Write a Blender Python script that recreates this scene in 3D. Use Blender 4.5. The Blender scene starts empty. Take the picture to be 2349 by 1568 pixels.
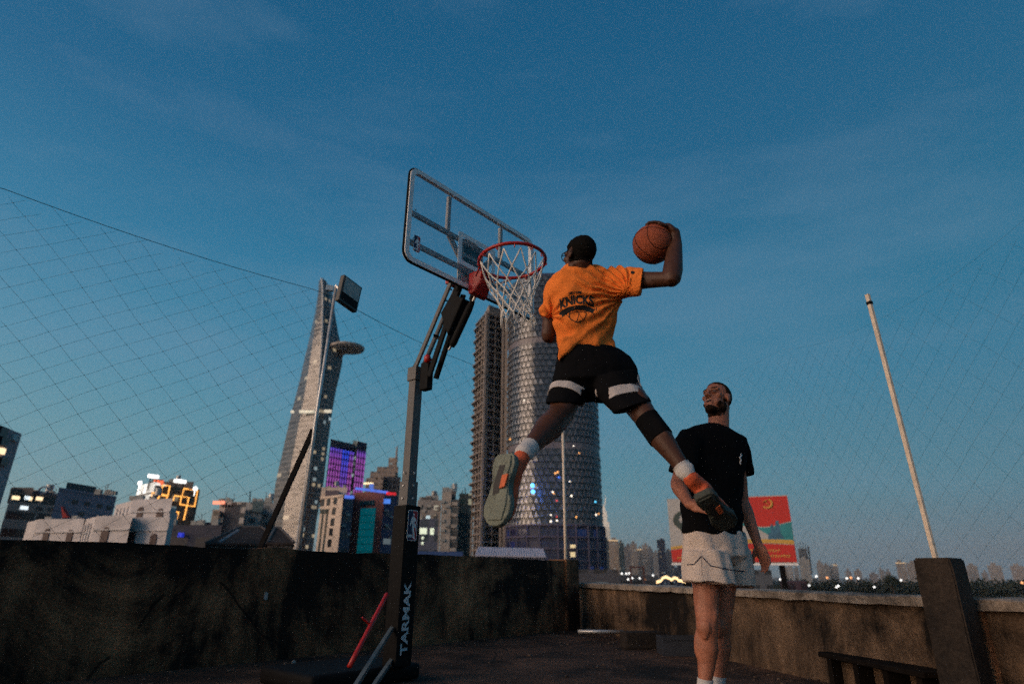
import bpy, bmesh, math, random
from mathutils import Vector as V, Matrix, noise
from mathutils.bvhtree import BVHTree
random.seed(7)
sc = bpy.context.scene
COL = sc.collection
R = math.radians

# ------------------------------------------------------------------ camera
W, H, FPX = 2349., 1568., 1383.
PITCH, ROLL, CAMZ = R(21.1), R(.48), .66
_r0, CF = V((1, 0, 0)), V((0, math.cos(PITCH), math.sin(PITCH)))
_u0 = V((0, -math.sin(PITCH), math.cos(PITCH)))
CR = _r0*math.cos(ROLL) + _u0*math.sin(ROLL)
CU = _u0*math.cos(ROLL) - _r0*math.sin(ROLL)
CC = V((0, 0, CAMZ))
cam = bpy.data.cameras.new('camera')
cam.sensor_width = 36; cam.lens = FPX/W*36
cam.clip_start = .05; cam.clip_end = 60000
cam.dof.use_dof = True; cam.dof.focus_distance = 3.75; cam.dof.aperture_fstop = 1.8
camo = bpy.data.objects.new('camera', cam); COL.objects.link(camo)
m = Matrix((CR, CU, -CF)).transposed().to_4x4(); m.translation = CC
camo.matrix_world = m
sc.camera = camo

def ray(x, y): return (x-W/2)*CR - (y-H/2)*CU + FPX*CF
def at(x, y, D):
    d = ray(x, y); return CC + d*(D/d.y)
def proj(p):
    d = V(p)-CC; k = FPX/d.dot(CF); return W/2 + d.dot(CR)*k, H/2 - d.dot(CU)*k
def atz(x, y, z):
    d = ray(x, y); return CC + d*((z-CAMZ)/d.z)
def onplane(x, y, p0, n):
    d = ray(x, y); return CC + d*((V(p0)-CC).dot(n)/d.dot(n))

# ------------------------------------------------------------------ world, sun, exposure
SUN = V((-.84, -.50, .36)).normalized()          # afterglow: left of the camera and a little behind
wd = bpy.data.worlds.new('World'); sc.world = wd; wd.use_nodes = True
nt = wd.node_tree; nt.nodes.clear()
def N(tree, typ, **kw):
    n = tree.nodes.new(typ)
    for k, v in kw.items():
        if k == 'ins':
            for i, x in v.items(): n.inputs[i].default_value = x
        else: setattr(n, k, v)
    return n
def M_(tree, op, a, b=None, c=None, clamp=False):
    n = tree.nodes.new('ShaderNodeMath'); n.operation = op; n.use_clamp = clamp
    for i, x in enumerate((a, b, c)):
        if x is None: continue
        if isinstance(x, (int, float)): n.inputs[i].default_value = x
        else: tree.links.new(x, n.inputs[i])
    return n.outputs[0]
def MIX(tree, fac, a, b, blend='MIX'):
    n = tree.nodes.new('ShaderNodeMix'); n.data_type = 'RGBA'; n.blend_type = blend
    for s, x in ((n.inputs[0], fac), (n.inputs[6], a), (n.inputs[7], b)):
        if isinstance(x, (int, float)): s.default_value = x
        elif isinstance(x, tuple): s.default_value = x if len(x) == 4 else (*x, 1)
        else: tree.links.new(x, s)
    return n.outputs[2]
def RAMP(tree, fac, stops):
    n = tree.nodes.new('ShaderNodeValToRGB'); e = n.color_ramp.elements
    while len(e) < len(stops): e.new(.5)
    for el, (p, c) in zip(e, stops):
        el.position = p; el.color = (*c, 1) if len(c) == 3 else c
    tree.links.new(fac, n.inputs[0]); return n.outputs[0]
def srgb(r, g, b):
    f = lambda c: c/12.92 if c <= .04045 else ((c+.055)/1.055)**2.4
    return tuple(f(x/255) for x in (r, g, b))
tc = N(nt, 'ShaderNodeTexCoord')
sx = N(nt, 'ShaderNodeSeparateXYZ'); nt.links.new(tc.outputs['Generated'], sx.inputs[0])
elev = M_(nt, 'MAXIMUM', sx.outputs[2], 0.)
skyR = RAMP(nt, elev, [(0, srgb(92, 108, 122)), (.04, srgb(94, 116, 132)), (.12, srgb(78, 126, 146)), (.28, srgb(56, 119, 149)),
                      (.42, srgb(40, 110, 143)), (.56, srgb(35, 99, 135)), (.75, srgb(24, 88, 127)), (1, srgb(18, 72, 108))])
skyL = RAMP(nt, elev, [(0, srgb(132, 150, 146)), (.05, srgb(126, 162, 162)), (.14, srgb(102, 156, 169)), (.3, srgb(76, 142, 171)),
                      (.45, srgb(48, 122, 160)), (.6, srgb(32, 100, 141)), (.75, srgb(20, 88, 128)), (1, srgb(16, 72, 110))])
lr = M_(nt, 'MULTIPLY_ADD', sx.outputs[0], -.62, .46, clamp=True)
sky = MIX(nt, lr, skyR, skyL)
# faint high cloud
mp = N(nt, 'ShaderNodeMapping', ins={3: (1.1, 2.4, 5.5)}); mp.inputs[2].default_value = (R(-12), R(28), R(20)); nt.links.new(tc.outputs['Generated'], mp.inputs[0])
nz = N(nt, 'ShaderNodeTexNoise', ins={2: 1.6, 3: 5, 4: .55}); nt.links.new(mp.outputs[0], nz.inputs[0])
cl = RAMP(nt, nz.outputs[0], [(.48, (0, 0, 0)), (.70, (1, 1, 1))])
sky = MIX(nt, M_(nt, 'MULTIPLY', cl, .24), sky, srgb(110, 142, 168))
# the afterglow behind the photographer
dt = N(nt, 'ShaderNodeVectorMath', operation='DOT_PRODUCT'); nt.links.new(tc.outputs['Generated'], dt.inputs[0])
dt.inputs[1].default_value = V((SUN.x, SUN.y, 0)).normalized()
g = M_(nt, 'POWER', M_(nt, 'MULTIPLY_ADD', dt.outputs['Value'], .5, .5, clamp=True), 5.)
g = M_(nt, 'MULTIPLY', g, M_(nt, 'EXPONENT', M_(nt, 'MULTIPLY', elev, -5.5)))
sky = MIX(nt, 1., sky, MIX(nt, g, (0, 0, 0), (1.5, .85, .5)), 'ADD')
bg = N(nt, 'ShaderNodeBackground'); nt.links.new(sky, bg.inputs[0]); bg.inputs[1].default_value = 1.
ns = N(nt, 'ShaderNodeTexSky', sky_type='NISHITA', sun_disc=False, sun_elevation=R(1.5), sun_rotation=math.atan2(SUN.x, SUN.y))
bg2 = N(nt, 'ShaderNodeBackground'); nt.links.new(ns.outputs[0], bg2.inputs[0]); bg2.inputs[1].default_value = .004
ad = N(nt, 'ShaderNodeAddShader'); nt.links.new(bg.outputs[0], ad.inputs[0]); nt.links.new(bg2.outputs[0], ad.inputs[1])
wo = N(nt, 'ShaderNodeOutputWorld'); nt.links.new(ad.outputs[0], wo.inputs[0])
sl = bpy.data.lights.new('sun', 'SUN'); sl.energy = 2.0; sl.angle = R(45); sl.color = (1, .70, .48)
so = bpy.data.objects.new('sun', sl); COL.objects.link(so)
so.rotation_euler = SUN.to_track_quat('Z', 'Y').to_euler()
sc.view_settings.view_transform = 'Standard'; sc.view_settings.look = 'None'
sc.cycles.use_denoising = False
sc.cycles.use_adaptive_sampling = True; sc.cycles.adaptive_threshold = .09; sc.cycles.adaptive_min_samples = 20
sc.view_settings.exposure = 0; sc.view_settings.gamma = 1; sc.view_settings.use_curve_mapping = False

# ------------------------------------------------------------------ materials
MC = {}
def mat(name, col, rough=.7, metal=0., var=.0, vscale=8., emit=None, estr=0., bump=0., bscale=40., spec=None, dark=None):
    """procedural material: base colour varied by noise, optional bump and emission"""
    if name in MC: return MC[name]
    m = bpy.data.materials.new(name); m.use_nodes = True; t = m.node_tree
    b = t.nodes['Principled BSDF']; b.inputs['Roughness'].default_value = rough; b.inputs['Metallic'].default_value = metal
    if spec is not None: b.inputs['Specular IOR Level'].default_value = spec
    b.inputs['Base Color'].default_value = (*col, 1)
    if var or bump:
        c = N(t, 'ShaderNodeTexCoord')
        if var:
            n = N(t, 'ShaderNodeTexNoise', ins={2: vscale, 3: 6., 4: .65}); t.links.new(c.outputs['Object'], n.inputs[0])
            d = dark or tuple(x*(1-var) for x in col)
            t.links.new(RAMP(t, n.outputs[0], [(.32, d), (.68, tuple(min(1, x*(1+var*.5)) for x in col))]), b.inputs['Base Color'])
        if bump:
            n2 = N(t, 'ShaderNodeTexNoise', ins={2: bscale, 3: 5., 4: .6}); t.links.new(c.outputs['Object'], n2.inputs[0])
            bp = N(t, 'ShaderNodeBump', ins={0: bump, 1: .02}); t.links.new(n2.outputs[0], bp.inputs['Height'])
            t.links.new(bp.outputs[0], b.inputs['Normal'])
    if emit:
        b.inputs['Emission Color'].default_value = (*emit, 1); b.inputs['Emission Strength'].default_value = estr
    MC[name] = m; return m

def stained(name, col, stain, scale=1.2, lo=.38, hi=.62, rough=.92, streak=True, bump=.5, crack=0.):
    """weathered concrete: large stains, vertical streaks, fine grit"""
    m = bpy.data.materials.new(name); m.use_nodes = True; t = m.node_tree; b = t.nodes['Principled BSDF']
    c = N(t, 'ShaderNodeTexCoord')
    n1 = N(t, 'ShaderNodeTexNoise', ins={2: scale, 3: 8., 4: .68, 8: .6}); t.links.new(c.outputs['Object'], n1.inputs[0])
    mp = N(t, 'ShaderNodeMapping'); mp.inputs[3].default_value = (5, 5, .7); t.links.new(c.outputs['Object'], mp.inputs[0])
    n2 = N(t, 'ShaderNodeTexNoise', ins={2: 1.6, 3: 5., 4: .6}); t.links.new(mp.outputs[0], n2.inputs[0])
    n3 = N(t, 'ShaderNodeTexNoise', ins={2: 55., 3: 4., 4: .7}); t.links.new(c.outputs['Object'], n3.inputs[0])
    f = M_(t, 'ADD', M_(t, 'MULTIPLY', n1.outputs[0], .8 if streak else .9), M_(t, 'MULTIPLY', n2.outputs[0], .2 if streak else .1))
    base = RAMP(t, f, [(lo, stain), ((lo+hi)/2, tuple((a*.55+d*.45) for a, d in zip(stain, col))), (hi, col)])
    grit = RAMP(t, n3.outputs[0], [(.3, (.55, .55, .55)), (.7, (1.25, 1.25, 1.25))])
    col_ = MIX(t, 1., base, grit, 'MULTIPLY')
    if crack:
        w = N(t, 'ShaderNodeTexNoise', ins={2: 3., 3: 4.}); t.links.new(c.outputs['Object'], w.inputs[0])
        wv = MIX(t, .12, c.outputs['Object'], w.outputs['Color'])
        vo = N(t, 'ShaderNodeTexVoronoi', feature='DISTANCE_TO_EDGE', ins={2: crack}); t.links.new(wv, vo.inputs[0])
        n4 = N(t, 'ShaderNodeTexNoise', ins={2: 1.1}); t.links.new(c.outputs['Object'], n4.inputs[0])
        cm = M_(t, 'MULTIPLY', M_(t, 'LESS_THAN', vo.outputs['Distance'], .0035), M_(t, 'GREATER_THAN', n4.outputs[0], .48))
        col_ = MIX(t, M_(t, 'MULTIPLY', cm, .8), col_, tuple(x*.4 for x in stain))
    t.links.new(col_, b.inputs['Base Color'])
    b.inputs['Roughness'].default_value = rough; b.inputs['Specular IOR Level'].default_value = .25
    bp = N(t, 'ShaderNodeBump', ins={0: bump, 1: .02})
    t.links.new(M_(t, 'ADD', n3.outputs[0], M_(t, 'MULTIPLY', n1.outputs[0], 2.)), bp.inputs['Height']); t.links.new(bp.outputs[0], b.inputs['Normal'])
    MC[name] = m; return m

def facade(name, wall, glass, wu=3., hv=3.2, mu=.2, v0=.3, v1=.85, lit=.1, litcol=(1, .78, .5), estr=1.2, rough=.75, grough=.15, var=.25, seed=0., metal=0., cool=.3):
    """wall with a grid of windows in metres (u along the wall, v up), some of them lit"""
    m = bpy.data.materials.new(name); m.use_nodes = True; t = m.node_tree; b = t.nodes['Principled BSDF']
    uv = N(t, 'ShaderNodeUVMap'); s = N(t, 'ShaderNodeSeparateXYZ'); t.links.new(uv.outputs[0], s.inputs[0])
    u = M_(t, 'DIVIDE', s.outputs[0], wu); v = M_(t, 'DIVIDE', s.outputs[1], hv)
    fu, fv = M_(t, 'FRACT', u), M_(t, 'FRACT', v)
    a = M_(t, 'MULTIPLY', M_(t, 'GREATER_THAN', fu, mu/2), M_(t, 'LESS_THAN', fu, 1-mu/2))
    a = M_(t, 'MULTIPLY', a, M_(t, 'MULTIPLY', M_(t, 'GREATER_THAN', fv, v0), M_(t, 'LESS_THAN', fv, v1)))
    cb = N(t, 'ShaderNodeCombineXYZ'); t.links.new(M_(t, 'FLOOR', u), cb.inputs[0]); t.links.new(M_(t, 'FLOOR', v), cb.inputs[1]); cb.inputs[2].default_value = seed+.37
    wn = N(t, 'ShaderNodeTexWhiteNoise', noise_dimensions='3D'); t.links.new(cb.outputs[0], wn.inputs[0])
    # whole floors tend to be lit together
    cf = N(t, 'ShaderNodeCombineXYZ'); t.links.new(M_(t, 'FLOOR', v), cf.inputs[0]); cf.inputs[1].default_value = seed+9.1
    wf = N(t, 'ShaderNodeTexWhiteNoise', noise_dimensions='3D'); t.links.new(cf.outputs[0], wf.inputs[0])
    thr = M_(t, 'MULTIPLY_ADD', M_(t, 'POWER', wf.outputs['Value'], 4.), 2.2*lit, .4*lit if lit < .8 else lit)
    on = M_(t, 'LESS_THAN', wn.outputs['Value'], thr)
    sep = N(t, 'ShaderNodeSeparateColor'); t.links.new(wn.outputs['Color'], sep.inputs[0])
    c = N(t, 'ShaderNodeTexCoord')
    nz = N(t, 'ShaderNodeTexNoise', ins={2: .12, 3: 6., 4: .6}); t.links.new(c.outputs['Object'], nz.inputs[0])
    wl = RAMP(t, nz.outputs[0], [(.3, tuple(x*(1-var) for x in wall)), (.7, wall)])
    gl = MIX(t, sep.outputs[1], tuple(x*.5 for x in glass), glass)
    t.links.new(MIX(t, a, wl, gl), b.inputs['Base Color'])
    t.links.new(M_(t, 'MULTIPLY_ADD', a, grough-rough, rough), b.inputs['Roughness'])
    b.inputs['Metallic'].default_value = metal
    t.links.new(MIX(t, M_(t, 'LESS_THAN', sep.outputs[2], cool), litcol, (.75, .95, 1.)), b.inputs['Emission Color'])
    t.links.new(M_(t, 'MULTIPLY', M_(t, 'MULTIPLY', a, on), M_(t, 'MULTIPLY_ADD', sep.outputs[0], estr, estr*.25)), b.inputs['Emission Strength'])
    return m
def emis(name, col, st): return mat(name, tuple(min(.8, c) for c in col), .6, emit=col, estr=st)

# ------------------------------------------------------------------ object helpers
def link(name, me, m=None, parent=None, smooth=False):
    o = bpy.data.objects.new(name, me); COL.objects.link(o)
    for x in (m if isinstance(m, (list, tuple)) else [m] if m else []): me.materials.append(x)
    if smooth: me.polygons.foreach_set('use_smooth', [True]*len(me.polygons))
    if parent:
        o.parent = parent; o.matrix_parent_inverse = Matrix.Translation(-parent.location)
    return o
def fin(name, bm, m=None, parent=None, smooth=False, normals=True):
    if normals: bmesh.ops.recalc_face_normals(bm, faces=bm.faces)
    me = bpy.data.meshes.new(name); bm.to_mesh(me); bm.free()
    return link(name, me, m, parent, smooth)
def tag(o, label=None, cat=None, group=None, kind=None):
    if label: o['label'] = label
    if cat: o['category'] = cat
    if group: o['group'] = group
    if kind: o['kind'] = kind
    return o
def thing(name, label, cat, loc, group=None):
    o = bpy.data.objects.new(name, None); COL.objects.link(o); o.location = V(loc); o.empty_display_size = .2
    return tag(o, label, cat, group)
def rings(bm, R_, cap=True, closed=False):
    """loft through rings of points"""
    rows = [[bm.verts.new(p) for p in r] for r in R_]; n = len(rows[0]); out = []
    pairs = list(zip(rows, rows[1:])) + ([(rows[-1], rows[0])] if closed else [])
    for a, b in pairs:
        for i in range(n): out.append(bm.faces.new((a[i], a[(i+1) % n], b[(i+1) % n], b[i])))
    if cap and not closed:
        bm.faces.new(rows[0][::-1]); bm.faces.new(rows[-1])
    return rows
def ell(c, ux, uy, n=20):
    c = V(c); return [c + ux*math.cos(2*math.pi*i/n) + uy*math.sin(2*math.pi*i/n) for i in range(n)]
def perp(d):
    d = d.normalized(); a = V((0, 0, 1)) if abs(d.z) < .9 else V((1, 0, 0))
    x = d.cross(a).normalized(); return x, d.cross(x).normalized()
def tube(bm, pts, r, n=8, closed=False, ry=None, cap=True):
    pts = [V(p) for p in pts]; rr = r if isinstance(r, (list, tuple)) else [r]*len(pts); R_ = []
    x0 = None
    for i, p in enumerate(pts):
        if closed: d = pts[(i+1) % len(pts)]-pts[i-1]
        else: d = pts[min(i+1, len(pts)-1)]-pts[max(i-1, 0)]
        d.normalize()
        if x0 is None: x, y = perp(d)
        else:
            x = (x0 - d*x0.dot(d)).normalized(); y = d.cross(x)
        x0 = x
        R_.append(ell(p, x*rr[i], y*rr[i], n))
    rings(bm, R_, cap=cap, closed=closed)
def bar(bm, a, b, w, h, side=None):
    """rectangular bar from a to b; w along side, h along the other direction"""
    a, b = V(a), V(b); d = (b-a).normalized()
    s = V(side) if side is not None else perp(d)[0]
    s = (s - d*s.dot(d)).normalized(); u = d.cross(s)
    R_ = [[p + s*(w/2*i) + u*(h/2*j) for i, j in ((-1, -1), (1, -1), (1, 1), (-1, 1))] for p in (a, b)]
    rings(bm, R_)
def box(bm, c, ax, ay, az):
    c = V(c)
    rings(bm, [[c + ax*i + ay*j + az*k for i, j in ((-1, -1), (1, -1), (1, 1), (-1, 1))] for k in (-1, 1)])
def xyz(bm, x0, x1, y0, y1, z0, z1):
    rings(bm, [[V(p) for p in ((x0, y0, z), (x1, y0, z), (x1, y1, z), (x0, y1, z))] for z in (z0, z1)])
def prism(bm, poly, d):
    """extrude a polygon (list of points) by vector d"""
    rings(bm, [[V(p) for p in poly], [V(p)+d for p in poly]])
def bevel(bm, w, seg=2):
    bmesh.ops.bevel(bm, geom=list(bm.edges), offset=w, segments=seg, affect='EDGES', profile=.6)
def sphere(bm, c, r, seg=20):
    ax = r if isinstance(r, (tuple, list)) else (r, r, r)
    bmesh.ops.create_uvsphere(bm, u_segments=seg, v_segments=max(6, seg//2), radius=1, matrix=Matrix.Translation(V(c)) @ Matrix.Diagonal((*ax, 1)))
def ellipsoid(bm, c, X, Y, Z, seg=20):
    mm = Matrix((X, Y, Z)).transposed().to_4x4(); mm.translation = V(c)
    bmesh.ops.create_uvsphere(bm, u_segments=seg, v_segments=seg//2, radius=1, matrix=mm)
def capsule(bm, a, b, ra, rb, n=14, flat=None):
    """tapered capsule with round ends"""
    a, b = V(a), V(b); d = (b-a); L = d.length; d = d/L if L > 1e-6 else V((0, 0, 1)); x, y = perp(d); R_ = []
    for k in range(1, 5):
        t = k/4*math.pi/2; R_.append((a - d*ra*math.cos(t), ra*math.sin(t)))
    for k in range(4):
        t = k/4*math.pi/2; R_.append((b + d*rb*math.sin(t), rb*math.cos(t)))
    rings(bm, [ell(c, x*r, y*r, n) for c, r in R_ if r > 1e-5])
def limb(bm, a, b, prof, n=18, bend=None):
    """muscled limb along a bone: prof = [(t, radius)]"""
    a, b = V(a), V(b); d = b-a; x, y = perp(d); R_ = []
    r0 = prof[0][1]; R_.append(ell(a - d.normalized()*r0*.7, x*r0*.6, y*r0*.6, n))
    for t, r in prof:
        c = a + d*t
        if bend is not None: c = c + V(bend)*math.sin(math.pi*t)
        R_.append(ell(c, x*r, y*r, n))
    r1 = prof[-1][1]; R_.append(ell(b + d.normalized()*r1*.7, x*r1*.6, y*r1*.6, n))
    rings(bm, R_)
def organic(bm, voxel=.005, smooth=4, disp=None):
    """one continuous surface out of overlapping closed volumes"""
    bmesh.ops.recalc_face_normals(bm, faces=bm.faces)
    me = bpy.data.meshes.new('tmp'); bm.to_mesh(me); bm.free()
    o = bpy.data.objects.new('tmp', me); COL.objects.link(o)
    q = o.modifiers.new('r', 'REMESH'); q.mode = 'VOXEL'; q.voxel_size = voxel
    if smooth:
        s = o.modifiers.new('s', 'SMOOTH'); s.factor = .5; s.iterations = smooth
    dg = bpy.context.evaluated_depsgraph_get(); out = bpy.data.meshes.new_from_object(o.evaluated_get(dg))
    bpy.data.objects.remove(o); bpy.data.meshes.remove(me)
    if disp:
        cs = [v.co + v.normal*disp(v.co, v.normal) for v in out.vertices]
        for v, c in zip(out.vertices, cs): v.co = c
        out.update()
    return out
def shell(me, pred, off, smooth=6, disp=None, both=True):
    """a garment or hair layer: the faces of a body that satisfy pred, pushed outwards"""
    keep = [p for p in me.polygons if pred(p.center, p.normal)]
    bm = bmesh.new(); vm = {}; cnt = {}; pos = {}
    for p in keep:
        for k in p.edge_keys: cnt[k] = cnt.get(k, 0)+1
        for i in p.vertices: pos[i] = me.vertices[i].co.copy()
    nb = {}
    for (a, b), c in cnt.items():
        if c == 1: nb.setdefault(a, []).append(b); nb.setdefault(b, []).append(a)
    for _ in range(smooth):                      # an even edge instead of the steps of the grid
        new = {i: pos[i]*.5 + sum((pos[j] for j in js), V())/len(js)*.5 for i, js in nb.items()}
        pos.update(new)
    def vv(i, o):
        if (i, o) not in vm:
            v = me.vertices[i]; d = disp(v.co) if disp else 0
            vm[(i, o)] = bm.verts.new(pos[i] + v.normal*(off+d if o else -.006))
        return vm[(i, o)]
    ec = {}
    for p in keep:
        bm.faces.new([vv(i, 1) for i in p.vertices])
        for k in p.edge_keys: ec[k] = ec.get(k, 0)+1
    if both:
        for k, c in ec.items():
            if c == 1:
                try: bm.faces.new((vv(k[0], 1), vv(k[1], 1), vv(k[1], 0), vv(k[0], 0)))
                except ValueError: pass
    bmesh.ops.recalc_face_normals(bm, faces=bm.faces)
    out = bpy.data.meshes.new('shell'); bm.to_mesh(out); bm.free(); return out
def band(me, planes, pred, off, disp=None):
    """a clean-edged layer: the part of a mesh between cutting planes [(point, outward normal)]"""
    bm = bmesh.new(); bm.from_mesh(me)
    bmesh.ops.delete(bm, geom=[f for f in bm.faces if not pred(f.calc_center_median(), f.normal)], context='FACES')
    for co, no in planes:
        bmesh.ops.bisect_plane(bm, geom=list(bm.verts)+list(bm.edges)+list(bm.faces), plane_co=co, plane_no=no, clear_outer=True)
    bm.normal_update(); ns = {v: v.normal.copy() for v in bm.verts}
    edges = [e for e in bm.edges if e.is_boundary]
    ret = bmesh.ops.extrude_edge_only(bm, edges=edges); inner = {v for v in ret['geom'] if isinstance(v, bmesh.types.BMVert)}
    for v, n in ns.items(): v.co = v.co + n*(off + (disp(v.co) if disp else 0))
    bmesh.ops.recalc_face_normals(bm, faces=bm.faces)
    out = bpy.data.meshes.new('band'); bm.to_mesh(out); bm.free(); return out
def text_mesh(s, size, offset=0.0, extrude=.0, align='CENTER'):
    cu = bpy.data.curves.new('t', 'FONT'); cu.body = s; cu.size = size; cu.offset = offset; cu.extrude = extrude
    cu.align_x = align; cu.align_y = 'CENTER'
    o = bpy.data.objects.new('t', cu); COL.objects.link(o)
    dg = bpy.context.evaluated_depsgraph_get(); me = bpy.data.meshes.new_from_object(o.evaluated_get(dg))
    bpy.data.objects.remove(o); bpy.data.curves.remove(cu); return me
def fbm(p, s, o=3):
    return noise.fractal(V(p)*s, 1., 2., o)

# ------------------------------------------------------------------ common materials
M = dict(
 wallc=stained('old_dark_concrete', (.46, .215, .105), (.022, .012, .008), .9, .45, .62, bump=.9, crack=.41),
 parapet=stained('weathered_pale_concrete', (.33, .21, .13), (.012, .009, .007), 1.2, .43, .66, bump=.9),
 coping=stained('coping_concrete', (.46, .38, .31), (.06, .05, .042), 2.5, .34, .6, streak=False),
 post=stained('post_concrete', (.075, .055, .042), (.014, .012, .011), 2.5, .36, .66),
 floor=stained('roof_slab', (.17, .09, .058), (.016, .012, .010), 1.5, .38, .66, streak=False, rough=.95, bump=1., crack=.55),
 black=mat('black_powder_coat', (.009, .0085, .0085), .65, var=.3, vscale=20, spec=.12),
 grey=mat('grey_powder_coat', (.125, .118, .114), .55, var=.2, vscale=12),
 steel=mat('galvanised_steel', (.62, .60, .58), .4, .45, var=.3, vscale=10),
 paint=mat('cream_pole_paint', (.80, .66, .52), .55, var=.2, vscale=14, bump=.1),
 darkbar=mat('dark_steel_bar', (.012, .010, .010), .7, var=.3, spec=.1),
 white=mat('white_paint', (.78, .77, .76), .5, var=.08, vscale=20),
 red=mat('red_enamel', (.46, .016, .011), .4, var=.2, vscale=14),
 cord=mat('white_net_cord', (.78, .74, .68), .9, var=.15, vscale=40),
 netcord=mat('green_net_cord', (.012, .05, .055), .9, var=.2),
 navy=mat('navy_print', (.01, .02, .07), .6), redp=mat('red_print', (.42, .02, .03), .6),
 black_print=mat('black_print', (.012, .009, .008), .8),
)

# ------------------------------------------------------------------ ground, roof
bm = bmesh.new()
for p in ((-30000, -3000, -18), (30000, -3000, -18), (30000, 45000, -18), (-30000, 45000, -18)): bm.verts.new(p)
bm.faces.new(bm.verts[:])
tag(fin('ground', bm, mat('city_ground', (.05, .052, .05), .9, var=.5, vscale=.02)), kind='structure')
WA = at(0, 1235, 4.0); WB = at(1320, 1285, 8.7)
wd_ = V((WB.x-WA.x, WB.y-WA.y, 0)).normalized(); wn_ = V((wd_.y, -wd_.x, 0))       # wn_ faces the roof
WZ = (WA.z+WB.z)/2
A0 = V((WA.x, WA.y, 0)) - wd_*7; B0 = V((WB.x, WB.y, 0))
PA, PB = at(1318, 1334.5, 9.2), at(2349, 1371, 3.2)
PZ = .565
PA.z = PB.z = 0
pd_ = (PB-PA).normalized(); pn_ = V((pd_.y, -pd_.x, 0))                            # faces the roof (left)
if pn_.x > 0: pn_ = -pn_
P1 = PB + pd_*6
bm = bmesh.new()
foot = [A0 - wn_*.25, B0 - wn_*.25, PA - pn_*.3 + V((-.1, .3, 0)), PA - pn_*.3, P1 - pn_*.3, V((P1.x, -6, 0)), V((A0.x, -6, 0))]
prism(bm, [V((p.x, p.y, -18)) for p in foot], V((0, 0, 18)))
tag(fin('roof_floor', bm, M['floor']), kind='structure')

def wall_mesh(a, b, n, z0, z1, th, seg=60, rough=.012, top=.02, seed=0):
    """a masonry wall whose faces and top edge are slightly uneven; n points to the roof side"""
    bm = bmesh.new(); L = (b-a).length; d = (b-a)/L; rows = []
    vs = 7
    for i in range(seg+1):
        p = a + d*L*i/seg; r = []
        zt = z1 + top*(fbm((i*L/seg*1.3, seed, 0), 1.6) + .35*fbm((i*L/seg*7, seed, 3), 1.6))
        for k in range(vs+1):
            z = z0+(zt-z0)*k/vs
            r.append(V((p.x, p.y, z)) + n*(rough*fbm((i*L/seg, seed, z), 2.2)))
        for k in range(2):
            r.append(V((p.x, p.y, zt-top*.3*k)) - n*(th*(k+1)/2))
        r.append(V((p.x, p.y, z0)) - n*th)
        rows.append(r)
    rings(bm, rows, cap=True)
    return bm
wl = thing('wall', 'tall dark stained concrete wall left of and behind the basketball hoop', 'wall', A0)
fin('masonry', wall_mesh(A0, B0, wn_, 0, WZ, .22, 90, seed=3), M['wallc'], wl)
bm = bmesh.new(); c = B0 - wd_*.12
box(bm, V((c.x, c.y, WZ/2+.008)) - wn_*.11, wd_*.14, wn_*.15, V((0, 0, WZ/2+.004))); bevel(bm, .012)
fin('end_pier', bm, M['wallc'], wl)

pw = thing('parapet', 'low weathered concrete parapet with pale coping behind the standing man', 'wall', PA)
fin('masonry', wall_mesh(PA, P1, pn_, 0, PZ-.05, .2, 80, seed=8), M['parapet'], pw)
bm = bmesh.new(); L = (P1-PA).length; rows = []
for i in range(101):
    p = PA + pd_*(L*i/100); z = PZ + .010*fbm((i*.5, 1, 2), .9); o = .045+.02*fbm((i*.6, 5, 2), 1.)
    rows.append([V((p.x, p.y, PZ-.055+.012*fbm((i*.8, 9, 2), 1.))) + pn_*o, V((p.x, p.y, z-.008))+pn_*(o+.004), V((p.x, p.y, z))+pn_*(o-.015), V((p.x, p.y, z+.004))-pn_*.2, V((p.x, p.y, z-.01))-pn_*.24, V((p.x, p.y, PZ-.055))-pn_*.24])
rings(bm, rows); fin('coping', bm, M['coping'], pw)
bm = bmesh.new()
for i in (0.28, .52, .76):
    p = PA + pd_*(L*i*.62)
    box(bm, V((p.x, p.y, .2)) + pn_*.05, pd_*.09, pn_*.06, V((0, 0, .2)))
bm.free()
# ------------------------------------------------------------------ basketball hoop
BT, BN, ZZ = V((math.cos(R(48.87)), math.sin(R(48.87)), 0)), V((math.sin(R(48.87)), -math.cos(R(48.87)), 0)), V((0, 0, 1))
BC = V((-.272, 4.043, 2.983)); BW, BH = 1.366, .744
POST = V((-.739, 4.451, 0))
def bd(u, v, d=0.): return BC + BT*u + ZZ*v + BN*d
def hp(x, y, off=0.): return onplane(x, y, POST, BT) + BT*off
def rrect(w, h, r, n=6):
    o = []
    for cx, cy, a in ((w/2-r, h/2-r, 0), (-w/2+r, h/2-r, 90), (-w/2+r, -h/2+r, 180), (w/2-r, -h/2+r, 270)):
        for i in range(n+1):
            t = R(a+90*i/n); o.append((cx+r*math.cos(t), cy+r*math.sin(t)))
    return o
def flat(poly, org, ax, ay, nn, th=.002):
    bm = bmesh.new(); prism(bm, [org + ax*x + ay*y for x, y in poly], nn*th); return bm
hoop = thing('basketball_hoop', 'portable basketball hoop with clear backboard, red rim and black post', 'basketball hoop', POST)
board = fin('backboard', flat(rrect(BW-.05, BH-.05, .05), bd(0, 0, -.008), BT, ZZ, BN, .006), None, hoop)
gm = bpy.data.materials.new('clear_acrylic'); gm.use_nodes = True; t = gm.node_tree; t.nodes.clear()
o_ = N(t, 'ShaderNodeOutputMaterial'); tr = N(t, 'ShaderNodeBsdfTransparent', ins={0: (.93, .95, .96, 1)}); gl = N(t, 'ShaderNodeBsdfGlossy', ins={1: .05}); df = N(t, 'ShaderNodeBsdfDiffuse', ins={0: (.5, .5, .52, 1)})
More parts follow.
